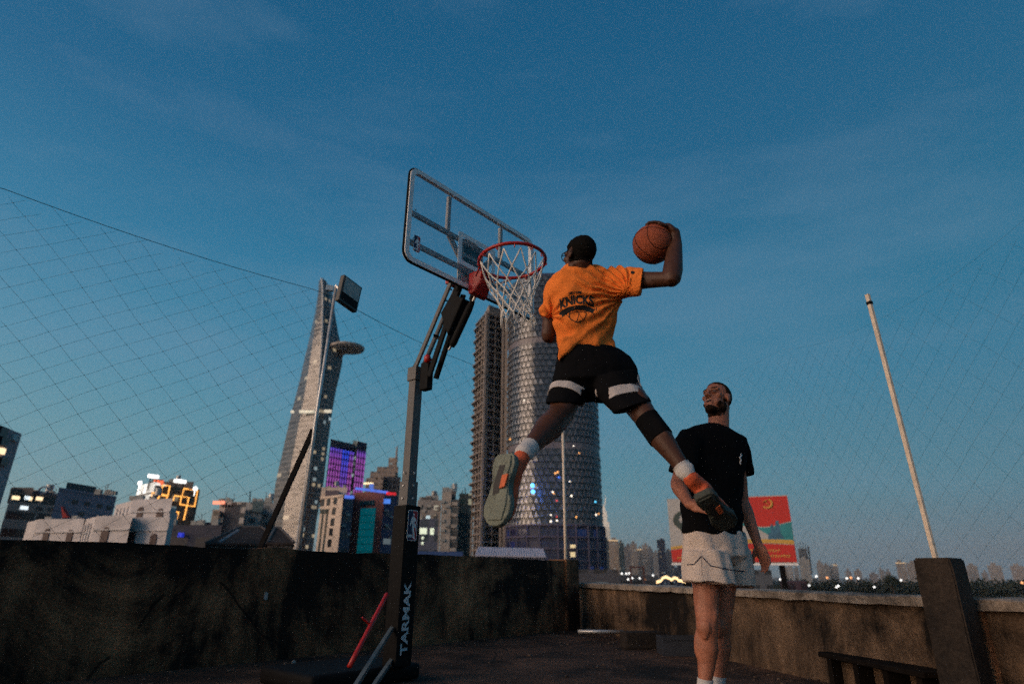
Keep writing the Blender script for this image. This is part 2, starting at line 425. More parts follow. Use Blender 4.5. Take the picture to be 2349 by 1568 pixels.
mx = N(t, 'ShaderNodeMixShader', ins={0: .05}); mx2 = N(t, 'ShaderNodeMixShader', ins={0: .04})
t.links.new(tr.outputs[0], mx.inputs[1]); t.links.new(gl.outputs[0], mx.inputs[2])
t.links.new(mx.outputs[0], mx2.inputs[1]); t.links.new(df.outputs[0], mx2.inputs[2]); t.links.new(mx2.outputs[0], o_.inputs[0])
board.data.materials.append(gm)
M['brace'] = mat('pale_brace_paint', (.34, .33, .33), .55, var=.2, vscale=12); M['boardline'] = mat('white_board_paint', (.88, .85, .84), .5, var=.12, vscale=15)
def ringmesh(outer, inner, d0, d1):
    bm = bmesh.new()
    rows = [[bd(x, y, d) for x, y in p] for p, d in ((outer, d0), (outer, d1), (inner, d1), (inner, d0))]
    rings(bm, rows, cap=False, closed=True); return bm
fin('board_frame', ringmesh(rrect(BW, BH, .075), rrect(BW-.072, BH-.072, .05), -.028, .004), M['boardline'], board)
bm = bmesh.new(); edge = [bd(x, y, -.012) for x, y in rrect(BW+.006, BH+.006, .078)]
tube(bm, edge, .0085, 6, closed=True); fin('edge_trim', bm, M['black'], board)
bm = bmesh.new(); tw, th_ = .40, .27
rows = [[bd(x, y-.07, d) for x, y in p] for p, d in (((rrect(tw, th_, .012, 2)), .001), (rrect(tw, th_, .012, 2), .004), (rrect(tw-.075, th_-.075, .008, 2), .004), (rrect(tw-.075, th_-.075, .008, 2), .001))]
rings(bm, rows, cap=False, closed=True); fin('target_square', bm, M['boardline'], board)
for v in (.03, -.20):
    bm = bmesh.new(); bar(bm, bd(-BW/2+.03, v, -.045), bd(BW/2-.03, v, -.045), .036, .03, ZZ); bevel(bm, .004, 1); fin('brace_bar', bm, M['brace'], board)
for u in (-.27, .31):
    bm = bmesh.new(); bar(bm, bd(u, BH/2-.03, -.047), bd(u, .05, -.047), .034, .028, BT); bevel(bm, .004, 1); fin('brace_bar', bm, M['brace'], board)
for s in (-1, 1):
    bm = bmesh.new()
    bar(bm, bd(s*.24, .03, -.062), bd(s*.10, -.13, -.062), .05, .012, BT); bar(bm, bd(s*.10, -.12, -.064), bd(s*.09, -.34, -.064), .05, .012, BT)
    fin('mounting_plate', organic(bm, .006, 1) if 0 else bm, M['brace'], board)
bm = bmesh.new(); prism(bm, [bd(x, y, -.075) for x, y in [(-.13, -.30), (.13, -.30), (.13, .0)] + [(.13*math.cos(R(a)), .0+.09*math.sin(R(a))) for a in range(0, 181, 15)][1:-1] + [(-.13, .0)]], BN*.014)
fin('arm_bracket', bm, M['brace'], board)
for k in range(3):
    bm = bmesh.new(); bar(bm, bd(-.085, -.02-.09*k, -.055), bd(.085, -.02-.09*k, -.055), .05, .006, ZZ); fin('bracket_slot', bm, M['black'], board)
# emblems -----------------------------------------------------------
def emblem(org, ax, ay, nn, w, h, parent):
    fin('logo_plate', flat(rrect(w, h, w*.17), org, ax, ay, nn, .0015), M['white'], parent)
    inn = rrect(w*.9, h*.955, w*.13)
    S = lambda P: [((x-.5)*w*.9, (y-.5)*h*.955) for x, y in P]
    L = [(x, y) for x, y in inn if x < 0]; L = sorted(L, key=lambda p: math.atan2(p[1], p[0]) % (2*math.pi))
    fin('logo_field', flat([(0, h*.4775)] + L + [(0, -h*.4775)], org + nn*.0018, ax, ay, nn, .001), M['navy'], parent)
    Rr = [(x, y) for x, y in inn if x > 0]; Rr = sorted(Rr, key=lambda p: math.atan2(p[1], p[0]))
    fin('logo_field', flat([(0, -h*.4775)] + Rr + [(0, h*.4775)], org + nn*.0018, ax, ay, nn, .001), M['redp'], parent)
    bm = bmesh.new()
    parts = [[(.56+.085*math.cos(a*.5236), .875+.045*math.sin(a*.5236)) for a in range(12)],
             [(.50, .82), (.36, .75), (.22, .62), (.2, .5), (.3, .46), (.36, .56), (.44, .6), (.46, .46), (.66, .44), (.70, .6), (.78, .72), (.66, .80)],
             [(.46, .46), (.44, .34), (.58, .2), (.70, .03), (.84, .03), (.76, .2), (.68, .36), (.66, .44)],
             [(.60, .46), (.80, .42), (.88, .30), (.96, .34), (.88, .5), (.72, .56)],
             [(.70, .70), (.84, .6), (.86, .5), (.94, .52), (.92, .64), (.76, .76)]]
    for i, p in enumerate(parts): prism(bm, [org + nn*(.003+.0002*i) + ax*x + ay*y for x, y in S(p)], nn*.0006)
    fin('logo_figure', bm, M['white'], parent)
    me = text_mesh('NBA', h*.13, .002)
    for v in me.vertices: v.co = org + nn*.0034 + ax*(v.co.x - w*.22) + ay*(v.co.y - h*.36)
    link('logo_lettering', me, M['white'], parent)
emblem(bd(-.585, -.222, .001), BT, ZZ, BN, .058, .125, board)
# rim and net --------------------------------------------------------
RC = V((-.003, 3.79, 2.735)); RR = .236
rn = (ZZ*math.cos(R(4)) - BN*math.sin(R(4))).normalized(); rx = (BN*math.cos(R(4)) + ZZ*math.sin(R(4))); ry = rn.cross(rx)
def rp(a, r=RR, z=0.): return RC + rx*(r*math.cos(a)) + ry*(r*math.sin(a)) + ZZ*z
bm = bmesh.new(); tube(bm, [rp(2*math.pi*i/48) for i in range(48)], .0125, 10, closed=True)
rim = fin('rim', bm, M['red'], hoop, True)
bm = bmesh.new(); b0 = RC - rx*(RR+.005)
A = [b0 + ry*y + ZZ*z for y, z in ((-.05, -.06), (.05, -.06), (.05, .012), (-.05, .012))]
B = [b0 - rx*.07 + ry*y + ZZ*z for y, z in ((-.075, -.15), (.075, -.15), (.075, .02), (-.075, .02))]
C = [bd(0, 0, 0) + BT*y + ZZ*(RC.z-BC.z-.02+z) + BN*.005 for y, z in ((.085, -.15), (-.085, -.15), (-.085, .02), (.085, .02))]
C = [C[1], C[0], C[3], C[2]] if (C[0]-B[0]).length > (C[1]-B[0]).length else C
rings(bm, [A, B, C]); bevel(bm, .012); fin('rim_bracket', bm, M['red'], rim)
for s in (-.9, -.45, .45, .9):
    bm = bmesh.new(); tube(bm, [rp(math.pi+s, RR), rp(math.pi+s*.75, RR-.005, -.03), b0 - rx*.02 + ry*(-.10*s/.9) - ZZ*.05], .007, 6); fin('rim_brace', bm, M['red'], rim)
for i in range(12):
    a = 2*math.pi*(i+.5)/12; bm = bmesh.new()
    tube(bm, [rp(a, RR-.012, -.006), rp(a, RR-.012, -.026), rp(a, RR+.006, -.03), rp(a, RR+.012, -.014)], .004, 5); fin('net_hook', bm, M['red'], rim)
bm = bmesh.new()
prof = [(0, .232), (-.11, .192), (-.185, .158), (-.25, .132), (-.31, .116), (-.365, .110), (-.42, .118)]
def netp(k, j):
    z, r = prof[k]; a = 2*math.pi*(j/2+.5)/12; w = -z
    p = RC + V((r*math.cos(a), r*math.sin(a), z-.025)) if k else rp(math.atan2((V((math.cos(a), math.sin(a), 0))).dot(ry), (V((math.cos(a), math.sin(a), 0))).dot(rx)), RR-.01, -.025)
    q = w*w
    return p + V((.16*q*1.6+.012*noise.noise((a*2, k*.7, 1)), .02*noise.noise((a*2, k*.7, 5)), .02*noise.noise((a*3, k, 9)) if k else 0))
for i in range(12):
    for s in (1, -1):
        pts = [netp(k, 2*i + (s*(k % 2) if 1 else 0) + 0) for k in range(7)]
        pts = [netp(k, 2*i + s*k) for k in range(7)]
        fine = []
        for a, b in zip(pts, pts[1:]): fine += [a, (a+b)/2 + V((0, 0, -.004))]
        tube(bm, fine + [pts[-1]], .0054, 5)
    for k in range(1, 7):
        if (k % 2) == 0 or 1:
            sphere(bm, netp(k, 2*i + k), .0075, 6)
    e = netp(6, 2*i); tube(bm, [e, e + V((.004, .002, -.05 - .02*random.random()))], .004, 5)
fin('net', bm, M['cord'], rim, True)
# post ----------------------------------------------------------------
def zat(x, y): return at(x, y, POST.y).z
def sqpost(name, s, z0, z1, mt, cap=.006):
    bm = bmesh.new(); box(bm, POST + ZZ*(z0+z1)/2, BT*s/2, BN*s/2, ZZ*(z1-z0)/2); bevel(bm, cap); return fin(name, bm, mt, hoop)
z0, z1, z2 = zat(937, 1160), zat(945, 1104), zat(957, 862)
sqpost('lower_post', .135, .1, z0, M['black'])
sqpost('middle_post', .094, z0, z1, M['grey']); sqpost('upper_post', .076, z1, z2, M['grey'])
bm = bmesh.new(); box(bm, POST + ZZ*(z2+.01), BT*.05, BN*.05, ZZ*.055); bevel(bm, .008); fin('post_cap', bm, M['grey'], hoop)
bm = bmesh.new(); c0, c1 = hp(976, 838), hp(981, 888)
box(bm, (c0+c1)/2, BT*.03, BN*.045, ZZ*((c0.z-c1.z)/2+.02)); bevel(bm, .012); fin('hinge_block', bm, M['black'], hoop)
for off in (-.034, .034):
    bm = bmesh.new(); bar(bm, hp(960, 846, off), hp(1041, 652, off), .02, .04, BT); bevel(bm, .004, 1); fin('upper_arm', bm, M['grey'], hoop)
    bm = bmesh.new(); bar(bm, hp(992, 866, off), hp(1056, 672, off), .02, .05, BT); bevel(bm, .004, 1); fin('lower_arm', bm, M['black'], hoop)
bm = bmesh.new(); tube(bm, [hp(1036, 795), hp(1040, 786), hp(1076, 708), hp(1084, 690)], [.02, .028, .028, .02], 14); fin('spring_cylinder', bm, M['black'], hoop)
bm = bmesh.new(); tube(bm, [hp(1029, 802), hp(1040, 786)], .009, 8); fin('spring_rod', bm, M['steel'], hoop); bm = bmesh.new(); tube(bm, [hp(1076, 708), hp(1090, 680)], .012, 8); fin('spring_rod', bm, M['steel'], hoop)
bm = bmesh.new(); P = [hp(x, y, -.045) for x, y in ((1020, 722), (1046, 676), (1072, 688), (1036, 772))]; prism(bm, P, BT*.09); bevel(bm, .006, 1); fin('spring_housing', bm, M['black'], hoop)
bm = bmesh.new(); tube(bm, [hp(1046, 676), hp(1054, 655)], .03, 10); fin('arm_pivot', bm, M['black'], hoop); bm = bmesh.new(); tube(bm, [hp(1080, 688), hp(1088, 662)], .016, 8); fin('arm_pivot', bm, M['black'], hoop)
bm = bmesh.new(); tube(bm, [hp(1036, 664), hp(1026, 662), hp(1023, 667), hp(1018, 684), hp(1022, 689), hp(1028, 690)], .006, 8); fin('pull_handle', bm, M['black'], hoop)
bm = bmesh.new(); sphere(bm, hp(992, 826, -.05), (.028, .028, .034), 14); tube(bm, [hp(992, 826, -.05), hp(992, 826, .04)], .012, 8); fin('red_knob', bm, M['red'], hoop, True)
bm = bmesh.new(); bar(bm, hp(1004, 771, -.04), hp(1004, 771, .04), .012, .012); bar(bm, hp(996, 772), hp(1016, 782), .012, .012); fin('arm_stop', bm, M['black'], hoop)
bm = bmesh.new(); tube(bm, [hp(951, 846, -.02), hp(986, 782, -.02)], .007, 8); fin('stay_rod', bm, M['black'], hoop)
bm = bmesh.new(); box(bm, hp(1036, 651) + ZZ*.015, BT*.05, BN*.02, ZZ*.03); bevel(bm, .006); fin('arm_clamp', bm, M['red'], hoop)
bm = bmesh.new(); c = POST - BT*.22 - BN*.28; box(bm, c + ZZ*.055, BT*.42, BN*.30, ZZ*.05); bevel(bm, .035, 3); fin('base', bm, M['black'], hoop, True)
M['strut'] = mat('worn_grey_strut', (.10, .12, .125), .5, var=.4, vscale=12)
for a, b in (((899, 1440, 4.37), (812, 1578, 3.74)), ((899, 1512, 4.40), (852, 1580, 4.02))):
    bm = bmesh.new(); bar(bm, at(*a), at(*b), .024, .024, ZZ); fin('base_strut', bm, M['strut'], hoop)
fo = POST + BN*.0675
zl = zat(947, 1205); emblem(fo + ZZ*zl + BN*.0005, BT, ZZ, BN, .088, .205, hoop)
me = text_mesh('TARMAK', .118, .0035); xs = [v.co.x for v in me.vertices]; k = .445/(max(xs)-min(xs)); zc = zat(931, 1416)
for v in me.vertices: v.co = fo + BN*.003 + ZZ*(zc + v.co.x*k) - BT*(v.co.y*.66 + .004)
link('lettering', me, mat('pale_lettering', (.55, .6, .63), .6), hoop)
for k in range(3):
    for o_, ax_b in ((BN*.047, BN), (-BT*.047, -BT)):
        bm = bmesh.new(); p = POST + ZZ*(z0+.05+k*.09) + o_; tube(bm, [p, p + ax_b*.008], .008, 6); fin('bolt', bm, M['steel'], hoop)
for u, v in ((-.27, .33), (.31, .33), (-.62, .03), (.62, .03), (-.62, -.2), (.62, -.2)):
    bm = bmesh.new(); p = bd(u, v, .004); tube(bm, [p, p + BN*.004], .009, 8); fin('bolt', bm, M['steel'], board)
# red bar leaning next to the hoop
rb = thing('metal_bar', 'red metal bar with a short side peg leaning beside the black hoop post', 'bar', at(812, 1510, 3.95))
bm = bmesh.new(); a, b = at(889, 1360, 4.30), at(818, 1496, 3.95); e = b + (b-a).normalized()*((b.z-.165)/max(.05, (a.z-b.z))*(a-b).length)
tube(bm, [a, a+(b-a)*.02, b, e], [.009, .015, .015, .015], 10); fin('shaft', bm, M['red'], rb, True)
bm = bmesh.new(); tube(bm, [at(849, 1431, 4.11), at(834, 1418, 4.07), at(831, 1415, 4.06)], [.009, .009, .006], 8); fin('peg', bm, M['red'], rb)
# ------------------------------------------------------------------ people: shared pieces
M['skin_dark'] = mat('dark_brown_skin', (.082, .033, .018), .5, spec=.3, var=.22, vscale=14, bump=.15, bscale=90)
M['skin_light'] = mat('light_tan_skin', (.41, .150, .083), .55, var=.28, vscale=13, bump=.15, bscale=90)
M['hair'] = mat('black_hair', (.008, .007, .006), .9, spec=.08, var=.3, vscale=60, bump=.6, bscale=180)
M['beard'] = mat('dark_beard', (.040, .021, .014), .9, spec=.1, var=.75, vscale=70, bump=.6, bscale=200)
def cloth(name, col, var=.12):
    return mat(name, col, .92, var=var, vscale=9, bump=.25, bscale=160, spec=.15)
M['orange'] = cloth('orange_cotton', (.88, .222, .040))
M['blackc'] = mat('black_fabric', (.0065, .0065, .0075), .95, var=.12, vscale=9, bump=.25, bscale=160, spec=.05)
M['cream'] = cloth('off_white_fabric', (.64, .53, .46))
M['whitec'] = cloth('white_knit', (.58, .55, .53))
M['band'] = cloth('white_band_fabric', (.50, .45, .43))
M['sole'] = mat('grey_green_rubber', (.20, .22, .175), .8, var=.25, vscale=18, bump=.6, bscale=60)
M['orangeshoe'] = mat('orange_shoe_mesh', (.62, .10, .03), .7, var=.2, vscale=30, bump=.3, bscale=120)
M['dshoe'] = mat('dark_shoe_mesh', (.05, .055, .05), .8, var=.3, vscale=30)

def head_blobs(bm, O, X, Y, Z, s=1.):
    """skull, jaw, brow, nose, lips, ears; X right, Y forward, Z up of the head"""
    P = lambda x, y, z: O + X*(x*s) + Y*(y*s) + Z*(z*s)
    E = lambda c, r: ellipsoid(bm, P(*c), X*(r[0]*s), Y*(r[1]*s), Z*(r[2]*s), 20)
    E((0, -.014, .032), (.075, .097, .086)); E((0, .028, -.035), (.060, .064, .078)); E((0, .062, -.098), (.027, .026, .022))
    for q in (-1, 1):
        E((q*.043, .010, -.072), (.022, .034, .028)); E((q*.046, .058, -.016), (.022, .022, .020)); E((q*.036, .045, -.055), (.022, .03, .03))
        capsule(bm, P(q*.048, .072, .026), P(q*.012, .086, .024), .010*s, .011*s)
        E((q*.013, .098, -.027), (.010, .012, .009))
        E((q*.077, -.006, -.008), (.009, .021, .031)); E((q*.080, -.012, .004), (.006, .012, .020))
    capsule(bm, P(0, .084, .016), P(0, .110, -.022), .009*s, .013*s)
    capsule(bm, P(-.020, .084, -.049), P(.020, .084, -.049), .007*s, .007*s); capsule(bm, P(-.018, .082, -.074), P(.018, .082, -.074), .008*s, .008*s)
def shoe(parent, heel, toe, up, s, uppermat, solemat, ankle=None, W_=.165):
    """heel->toe along the sole, up = top of the foot"""
    d = (toe-heel); L = d.length; f = d.normalized(); u = (up - f*up.dot(f)).normalized(); x = f.cross(u)
    st = [(-.02, .55, .62), (.04, .78, .9), (.18, .84, 1.), (.40, .72, .9), (.58, .90, .8), (.75, 1.0, .66), (.90, .82, .50), (.985, .42, .30)]
    hw, hh = L*W_, L*.30; bm = bmesh.new()
    rings(bm, [ell(heel + f*(t*L) + u*(hh*h*.5+L*.05), x*hw*w, u*hh*h*.55, 20) for t, w, h in st])
    if ankle is not None: limb(bm, heel + f*(L*.2) + u*L*.22, ankle, [(0, L*.14), (1, L*.125)])
    upm = organic(bm, .007, 3); up_ = link('shoe', upm, uppermat, parent, True)
    bm = bmesh.new()
    sp = [(-.05, .62), (0, .86), (.12, .95), (.26, .86), (.38, .62), (.48, .66), (.60, .95), (.74, 1.12), (.88, 1.02), (.98, .66), (1.03, .3)]
    lo = [heel + f*(t*L) + x*(hw*w*1.08) for t, w in sp] + [heel + f*(t*L) - x*(hw*w*1.08) for t, w in sp[::-1]]
    prism(bm, [p - u*L*.03 for p in lo], u*L*.115)
    bevel(bm, L*.022, 2)
    so_ = fin('sole', bm, solemat, up_, True)
    # tread: two raised pads and a dark shank
    for a, b, w in ((-.01, .30, .74), (.50, .95, .86)):
        bm = bmesh.new(); c = [heel + f*(t*L) + x*(hw*w*q) - u*L*.03 for t, q in ((a, .9), ((a+b)/2, 1), (b, .75), (b, -.75), ((a+b)/2, -1), (a, -.9))]
        prism(bm, c, -u*L*.022); bevel(bm, L*.008, 1); fin('tread_pad', bm, solemat, up_)
    bm = bmesh.new(); prism(bm, [heel + f*(t*L) + x*(hw*q) - u*L*.031 for t, q in ((.14, .30), (.30, .16), (.56, .10), (.60, -.42), (.42, -.5), (.14, -.22))], -u*L*.026); fin('shank', bm, mat('dark_shank', (.03, .028, .026), .7), up_)
    bm = bmesh.new(); prism(bm, [heel + f*(t*L) + x*(hw*q) - u*L*.0335 for t, q in ((.28, .70), (.47, .56), (.50, .10), (.30, .18))], -u*L*.030); fin('orange_insert', bm, mat('orange_rubber', (.62, .13, .04), .7), up_)
    return up_

# ------------------------------------------------------------------ the jumping player
pl = thing('person', 'jumping man seen from behind in orange printed t-shirt and black shorts, ball raised', 'person', at(1366, 850, 3.25))
J = {k: at(*v) for k, v in dict(
    head=(1329, 588, 3.12), neck=(1334, 622, 3.17), shR=(1420, 645, 3.15), elR=(1541, 640, 2.98), wrR=(1549, 560, 3.08),
    shL=(1272, 658, 3.24), elL=(1257, 770, 3.26), wrL=(1290, 775, 3.48), pel=(1366, 850, 3.25), hipR=(1412, 858, 3.22), hipL=(1320, 858, 3.27),
    knL=(1286, 952, 3.10), anL=(1201, 1040, 2.76), knR=(1480, 955, 2.99), anR=(1577, 1087, 2.86), chest=(1345, 700, 3.2), waist=(1350, 785, 3.24)).items()}
BALL = at(1498, 560, 3.13); BR = .119
UPB = (J['neck']-J['pel']).normalized(); RTB = (J['shR']-J['shL']); RTB = (RTB - UPB*RTB.dot(UPB)).normalized(); FWB = UPB.cross(RTB)   # FWB: away from camera
def pxring(xl, xr, y, D, dep, n=28, yr=None, pw=1.):
    """horizontal body ring spanning the seen width; dep = half depth"""
    a, b = at(xl, y, D), at(xr, yr if yr else y, D); c = (a+b)/2; ux = (b-a)/2
    f = FWB; return ell(c, ux, f*dep, n)
bm = bmesh.new()
hd = J['head']; HY = V((-.55, .80, .10)).normalized(); HZ = V((.02, .0, 1)); HZ = (HZ - HY*HZ.dot(HY)).normalized(); HX = HY.cross(HZ)
head_blobs(bm, hd, HX, HY, HZ, 1.0)
limb(bm, J['neck'] - UPB*.06, hd - HZ*.03 - HY*.02, [(0, .066), (.5, .058), (1, .058)])
rings(bm, [pxring(1312, 1352, 620, 3.17, .05), pxring(1275, 1412, 645, 3.17, .075), pxring(1275, 1415, 690, 3.2, .10), pxring(1290, 1402, 740, 3.22, .095), pxring(1294, 1398, 785, 3.24, .085), pxring(1294, 1418, 835, 3.26, .085), pxring(1315, 1418, 880, 3.26, .075)])
limb(bm, J['shR'], J['elR'], [(0, .060), (.25, .056), (.6, .047), (1, .041)])
limb(bm, J['elR'], J['wrR'], [(0, .050), (.25, .056), (.6, .049), (1, .040)])
limb(bm, J['shL'], J['elL'], [(0, .060), (.25, .056), (.6, .047), (1, .041)])
limb(bm, J['elL'], J['wrL'], [(0, .042), (.25, .044), (.6, .036), (1, .028)])
limb(bm, J['hipL'], J['knL'], [(0, .070), (.3, .080), (.7, .078), (1, .068)])
limb(bm, J['knL'], J['anL'], [(0, .066), (.2, .068), (.35, .070), (.65, .050), (.9, .037), (1, .038)])
limb(bm, J['hipR'], J['knR'], [(0, .066), (.3, .076), (.7, .072), (1, .062)])
limb(bm, J['knR'], J['anR'], [(0, .060), (.2, .060), (.38, .061), (.65, .046), (.9, .035), (1, .036)])
# muscle: calves, hamstrings, deltoid, triceps, forearm
def bulge(a, b, t, off, r, L):
    d = (b-a).normalized(); o = V(off); o = (o - d*o.dot(d)).normalized(); c = a.lerp(b, t) + o*r[2]
    ellipsoid(bm, c, d*L, o.cross(d)*r[0], o*r[1], 16)
for k_, a_ in (('knL', 'anL'), ('knR', 'anR')):
    bulge(J[k_], J[a_], .30, V((.35, -.8, -.3)), (.030, .032, .038), .085); bulge(J[k_], J[a_], .27, V((-.5, -.7, -.3)), (.028, .030, .036), .075)
    bulge(J[k_], J[a_], .93, V((.5, -.3, 0)), (.012, .012, .030), .02); bulge(J[k_], J[a_], .93, V((-.6, .2, 0)), (.012, .012, .030), .02)
for h_, k_ in (('hipL', 'knL'), ('hipR', 'knR')): bulge(J[h_], J[k_], .72, V((.3, -.9, 0)), (.040, .034, .045), .10); bulge(J[h_], J[k_], .97, V((.6, .5, 0)), (.03, .024, .045), .04)
bulge(J['shR'], J['elR'], .55, V((0, -.6, -1)), (.030, .024, .030), .085); bulge(J['shR'], J['elR'], .5, V((0, .2, 1)), (.028, .024, .026), .075); bulge(J['elR'], J['wrR'], .22, V((.9, -.4, .2)), (.026, .020, .034), .07); bulge(J['elR'], J['wrR'], .02, V((1, -.3, -.9)), (.016, .014, .034), .02)
# right hand: palm pressed on the ball, five fingers spread over its surface
n0 = V((.70, -.34, .48)).normalized()
wv = (J['wrR'] - BALL); t0 = n0.cross(wv).cross(n0); t0 = -(wv - n0*wv.dot(n0)).normalized()
PALM = BALL + n0*(BR+.016)
def onball(ang, arc, h):
    tt = t0*math.cos(ang) + n0.cross(t0)*math.sin(ang); q = arc/BR
    return BALL + (n0*math.cos(q) + tt*math.sin(q))*(BR+h)
ellipsoid(bm, PALM - t0*.005, t0*.056, n0.cross(t0)*.049, n0*.022, 16)
capsule(bm, J['wrR'], PALM - t0*.03, .039, .032)
for ang, L, r in ((-.62, .090, .0115), (-.21, .106, .0125), (.20, .110, .0125), (.60, .100, .012)):
    k = [onball(ang*1.0, .035+L*f, .010) for f in (0, .42, .74, 1.)]
    for a, b, q in zip(k, k[1:], (1.1, 1., .9)): capsule(bm, a, b, r*q, r*q*.92, 10)
k = [onball(1.5, .02, .012), onball(1.25, .055, .011), onball(1.05, .088, .010)]
for a, b in zip(k, k[1:]): capsule(bm, a, b, .0115, .010, 10)
# left hand held in front of the hip
hl = J['wrL']; hf = (hl - J['elL']).normalized(); hs = UPB.cross(hf).normalized()
ellipsoid(bm, hl + hf*.05, hf*.048, hs*.017, UPB*.040, 14)
for i, L in enumerate((.066, .074, .07, .058)):
    b0_ = hl + hf*.088 + UPB*(.028-.019*i); b1_ = b0_ + hf*L*.5 + hs*.012; b2_ = b1_ + (hf*.35 + hs*.9).normalized()*L*.45
    capsule(bm, b0_, b1_, .009, .0085, 10); capsule(bm, b1_, b2_, .0085, .0075, 10)
capsule(bm, hl + hf*.03 + UPB*.03, hl + hf*.075 + UPB*.055 + hs*.02, .011, .009, 10)
body = organic(bm, .0055, 5)
link('body', body, M['skin_dark'], pl, True)
def inhead(c): return ((c-hd).dot(HX), (c-hd).dot(HY), (c-hd).dot(HZ))
def ishair(c, n):
    x, y, z = inhead(c)
    if abs(x) > .074 and z < .035 and -.04 < y < .02: return False
    return abs(x) < .09 and abs(y) < .13 and z > -.052 and z < .14 and (y < .02 and z > -.05-.1*max(0, y) or z > .055) and (y < .075 or z > .075)
link('hair', shell(body, ishair, .006, disp=lambda c: .003*fbm(c, 60)), M['hair'], pl, True)
# glasses: rims, bridge and temples
bm = bmesh.new(); G = lambda x, y, z: hd + HX*x + HY*y + HZ*z
for q in (-1, 1):
    tube(bm, [G(q*.034+.024*math.cos(a*.5236), .094, .006+.019*math.sin(a*.5236)) for a in range(12)], .0025, 6, closed=True)
    tube(bm, [G(q*.058, .094, .012), G(q*.074, .07, .013), G(q*.083, -.005, .012), G(q*.084, -.02, -.004)], .003, 6)
tube(bm, [G(-.010, .096, .010), G(.010, .096, .010)], .0025, 6); fin('glasses', bm, M['black'], pl)
for q in (-1, 1):
    bm = bmesh.new(); sphere(bm, G(q*.031, .074, .005), .012, 12); fin('eye', bm, M['white'], pl, True)
# t-shirt
AR = at(1430, 684, 3.15)          # right armpit, where the folds gather
AL = at(1262, 735, 3.24)
def folds(co, n):
    r = co - AR; dd = r.length; a = math.atan2(r.z, r.x)
    w = fbm(co, 5.)*1.2
    f = (1. if r.x < .02 else .12)*.0095*math.sin(a*24 + w*2.6 + dd*5)*math.exp(-((dd-.17)/.17)**2)
    r2 = co - AL; a2 = math.atan2(r2.z, r2.x); d2 = r2.length
    f += .009*math.sin(a2*9 + w*2)*math.exp(-((d2-.11)/.1)**2)
    f += .008*fbm(co + V((3, 1, 0)), 7., 3) + .003*fbm(co, 18., 2)
    low = max(0., 1.98-co.z)
    return f + low*.03*math.sin(co.x*42 + co.z*14 + w)
bm = bmesh.new()
rings(bm, [pxring(1309, 1351, 604, 3.17, .060), pxring(1294, 1374, 614, 3.17, .075, yr=613), pxring(1266, 1415, 634, 3.17, .10, yr=626), pxring(1260, 1427, 664, 3.18, .118), pxring(1262, 1427, 690, 3.2, .128), pxring(1267, 1417, 722, 3.21, .128),
           pxring(1271, 1410, 748, 3.22, .126), pxring(1282, 1403, 774, 3.235, .124), pxring(1284, 1408, 790, 3.24, .125), pxring(1283, 1417, 802, 3.245, .125)])
# sleeves
def sl_ring(x, y0, y1, D, dep, dx=0):
    a, b = at(x+dx, y0, D), at(x, y1, D); c = (a+b)/2; return ell(c, (a-b)/2, FWB*dep, 22)
rings(bm, [sl_ring(1388, 617, 690, 3.17, .082), sl_ring(1415, 612, 686, 3.15, .084), sl_ring(1440, 612, 682, 3.11, .082), sl_ring(1465, 615, 679, 3.075, .08, 7), sl_ring(1470, 616, 677, 3.066, .078, 8)])
a = [(1290, 640, 1285, 690), ]
def sl2(xl, yl, xr, yr, D, dep):
    p, q = at(xl, yl, D), at(xr, yr, D); return ell((p+q)/2, (q-p)/2, FWB*dep, 22)
rings(bm, [sl2(1268, 636, 1312, 662, 3.2, .075), sl2(1252, 655, 1302, 680, 3.22, .082), sl2(1244, 688, 1292, 706, 3.24, .084), sl2(1239, 714, 1276, 726, 3.25, .08), sl2(1238, 727, 1270, 735, 3.25, .078)])
# loose hem blowing out on the left
def hemr(pts, D, th):
    P = [at(x, y, D) for x, y in pts]; return P
fl = [(1279, 792), (1287, 776), (1330, 756), (1352, 756), (1338, 773), (1322, 790), (1303, 806), (1281, 827), (1278, 812)]
P = [at(x, y, 3.115) for x, y in fl]; prism(bm, P, FWB*.05)
shirt = organic(bm, .006, 4, folds)
# open neck, cuffs and hem: leave the cloth, cut the body-side caps
link('t_shirt', shirt, M['orange'], pl, True)
bm = bmesh.new(); tube(bm, pxring(1307, 1353, 606, 3.17, .066), .007, 8, closed=True); fin('collar', bm, M['orange'], pl, True)
# shorts
bm = bmesh.new()
rings(bm, [pxring(1281, 1420, 797, 3.245, .122), pxring(1277, 1446, 818, 3.24, .145, yr=818), pxring(1273, 1462, 845, 3.23, .16), pxring(1269, 1464, 872, 3.22, .16), pxring(1275, 1462, 896, 3.25, .12), pxring(1320, 1420, 922, 3.24, .06)])
def leg_ring(a, b, D, dep):
    p, q = at(*a, D), at(*b, D); c = (p+q)/2; return ell(c, (q-p)/2, FWB*dep + ((q-p).normalized().cross(V((0, 1, 0))))*0, 26)
LL = [leg_ring((1270, 862), (1372, 868), 3.25, .125), leg_ring((1263, 890), (1362, 898), 3.2, .12), leg_ring((1258, 908), (1350, 912), 3.18, .115), leg_ring((1252, 925), (1338, 929), 3.15, .118)]
RL = [leg_ring((1356, 872), (1463, 850), 3.17, .135), leg_ring((1368, 905), (1467, 878), 3.12, .12), leg_ring((1384, 926), (1479, 900), 3.08, .112), leg_ring((1408, 950), (1496, 921), 3.03, .112)]
rings(bm, LL); rings(bm, RL)
def sfold(co, n): return .005*fbm(co, 8., 3) + .002*math.sin(co.x*40 + 4*fbm(co, 6.))
shorts = organic(bm, .006, 4, sfold)
link('shorts', shorts, M['blackc'], pl, True)
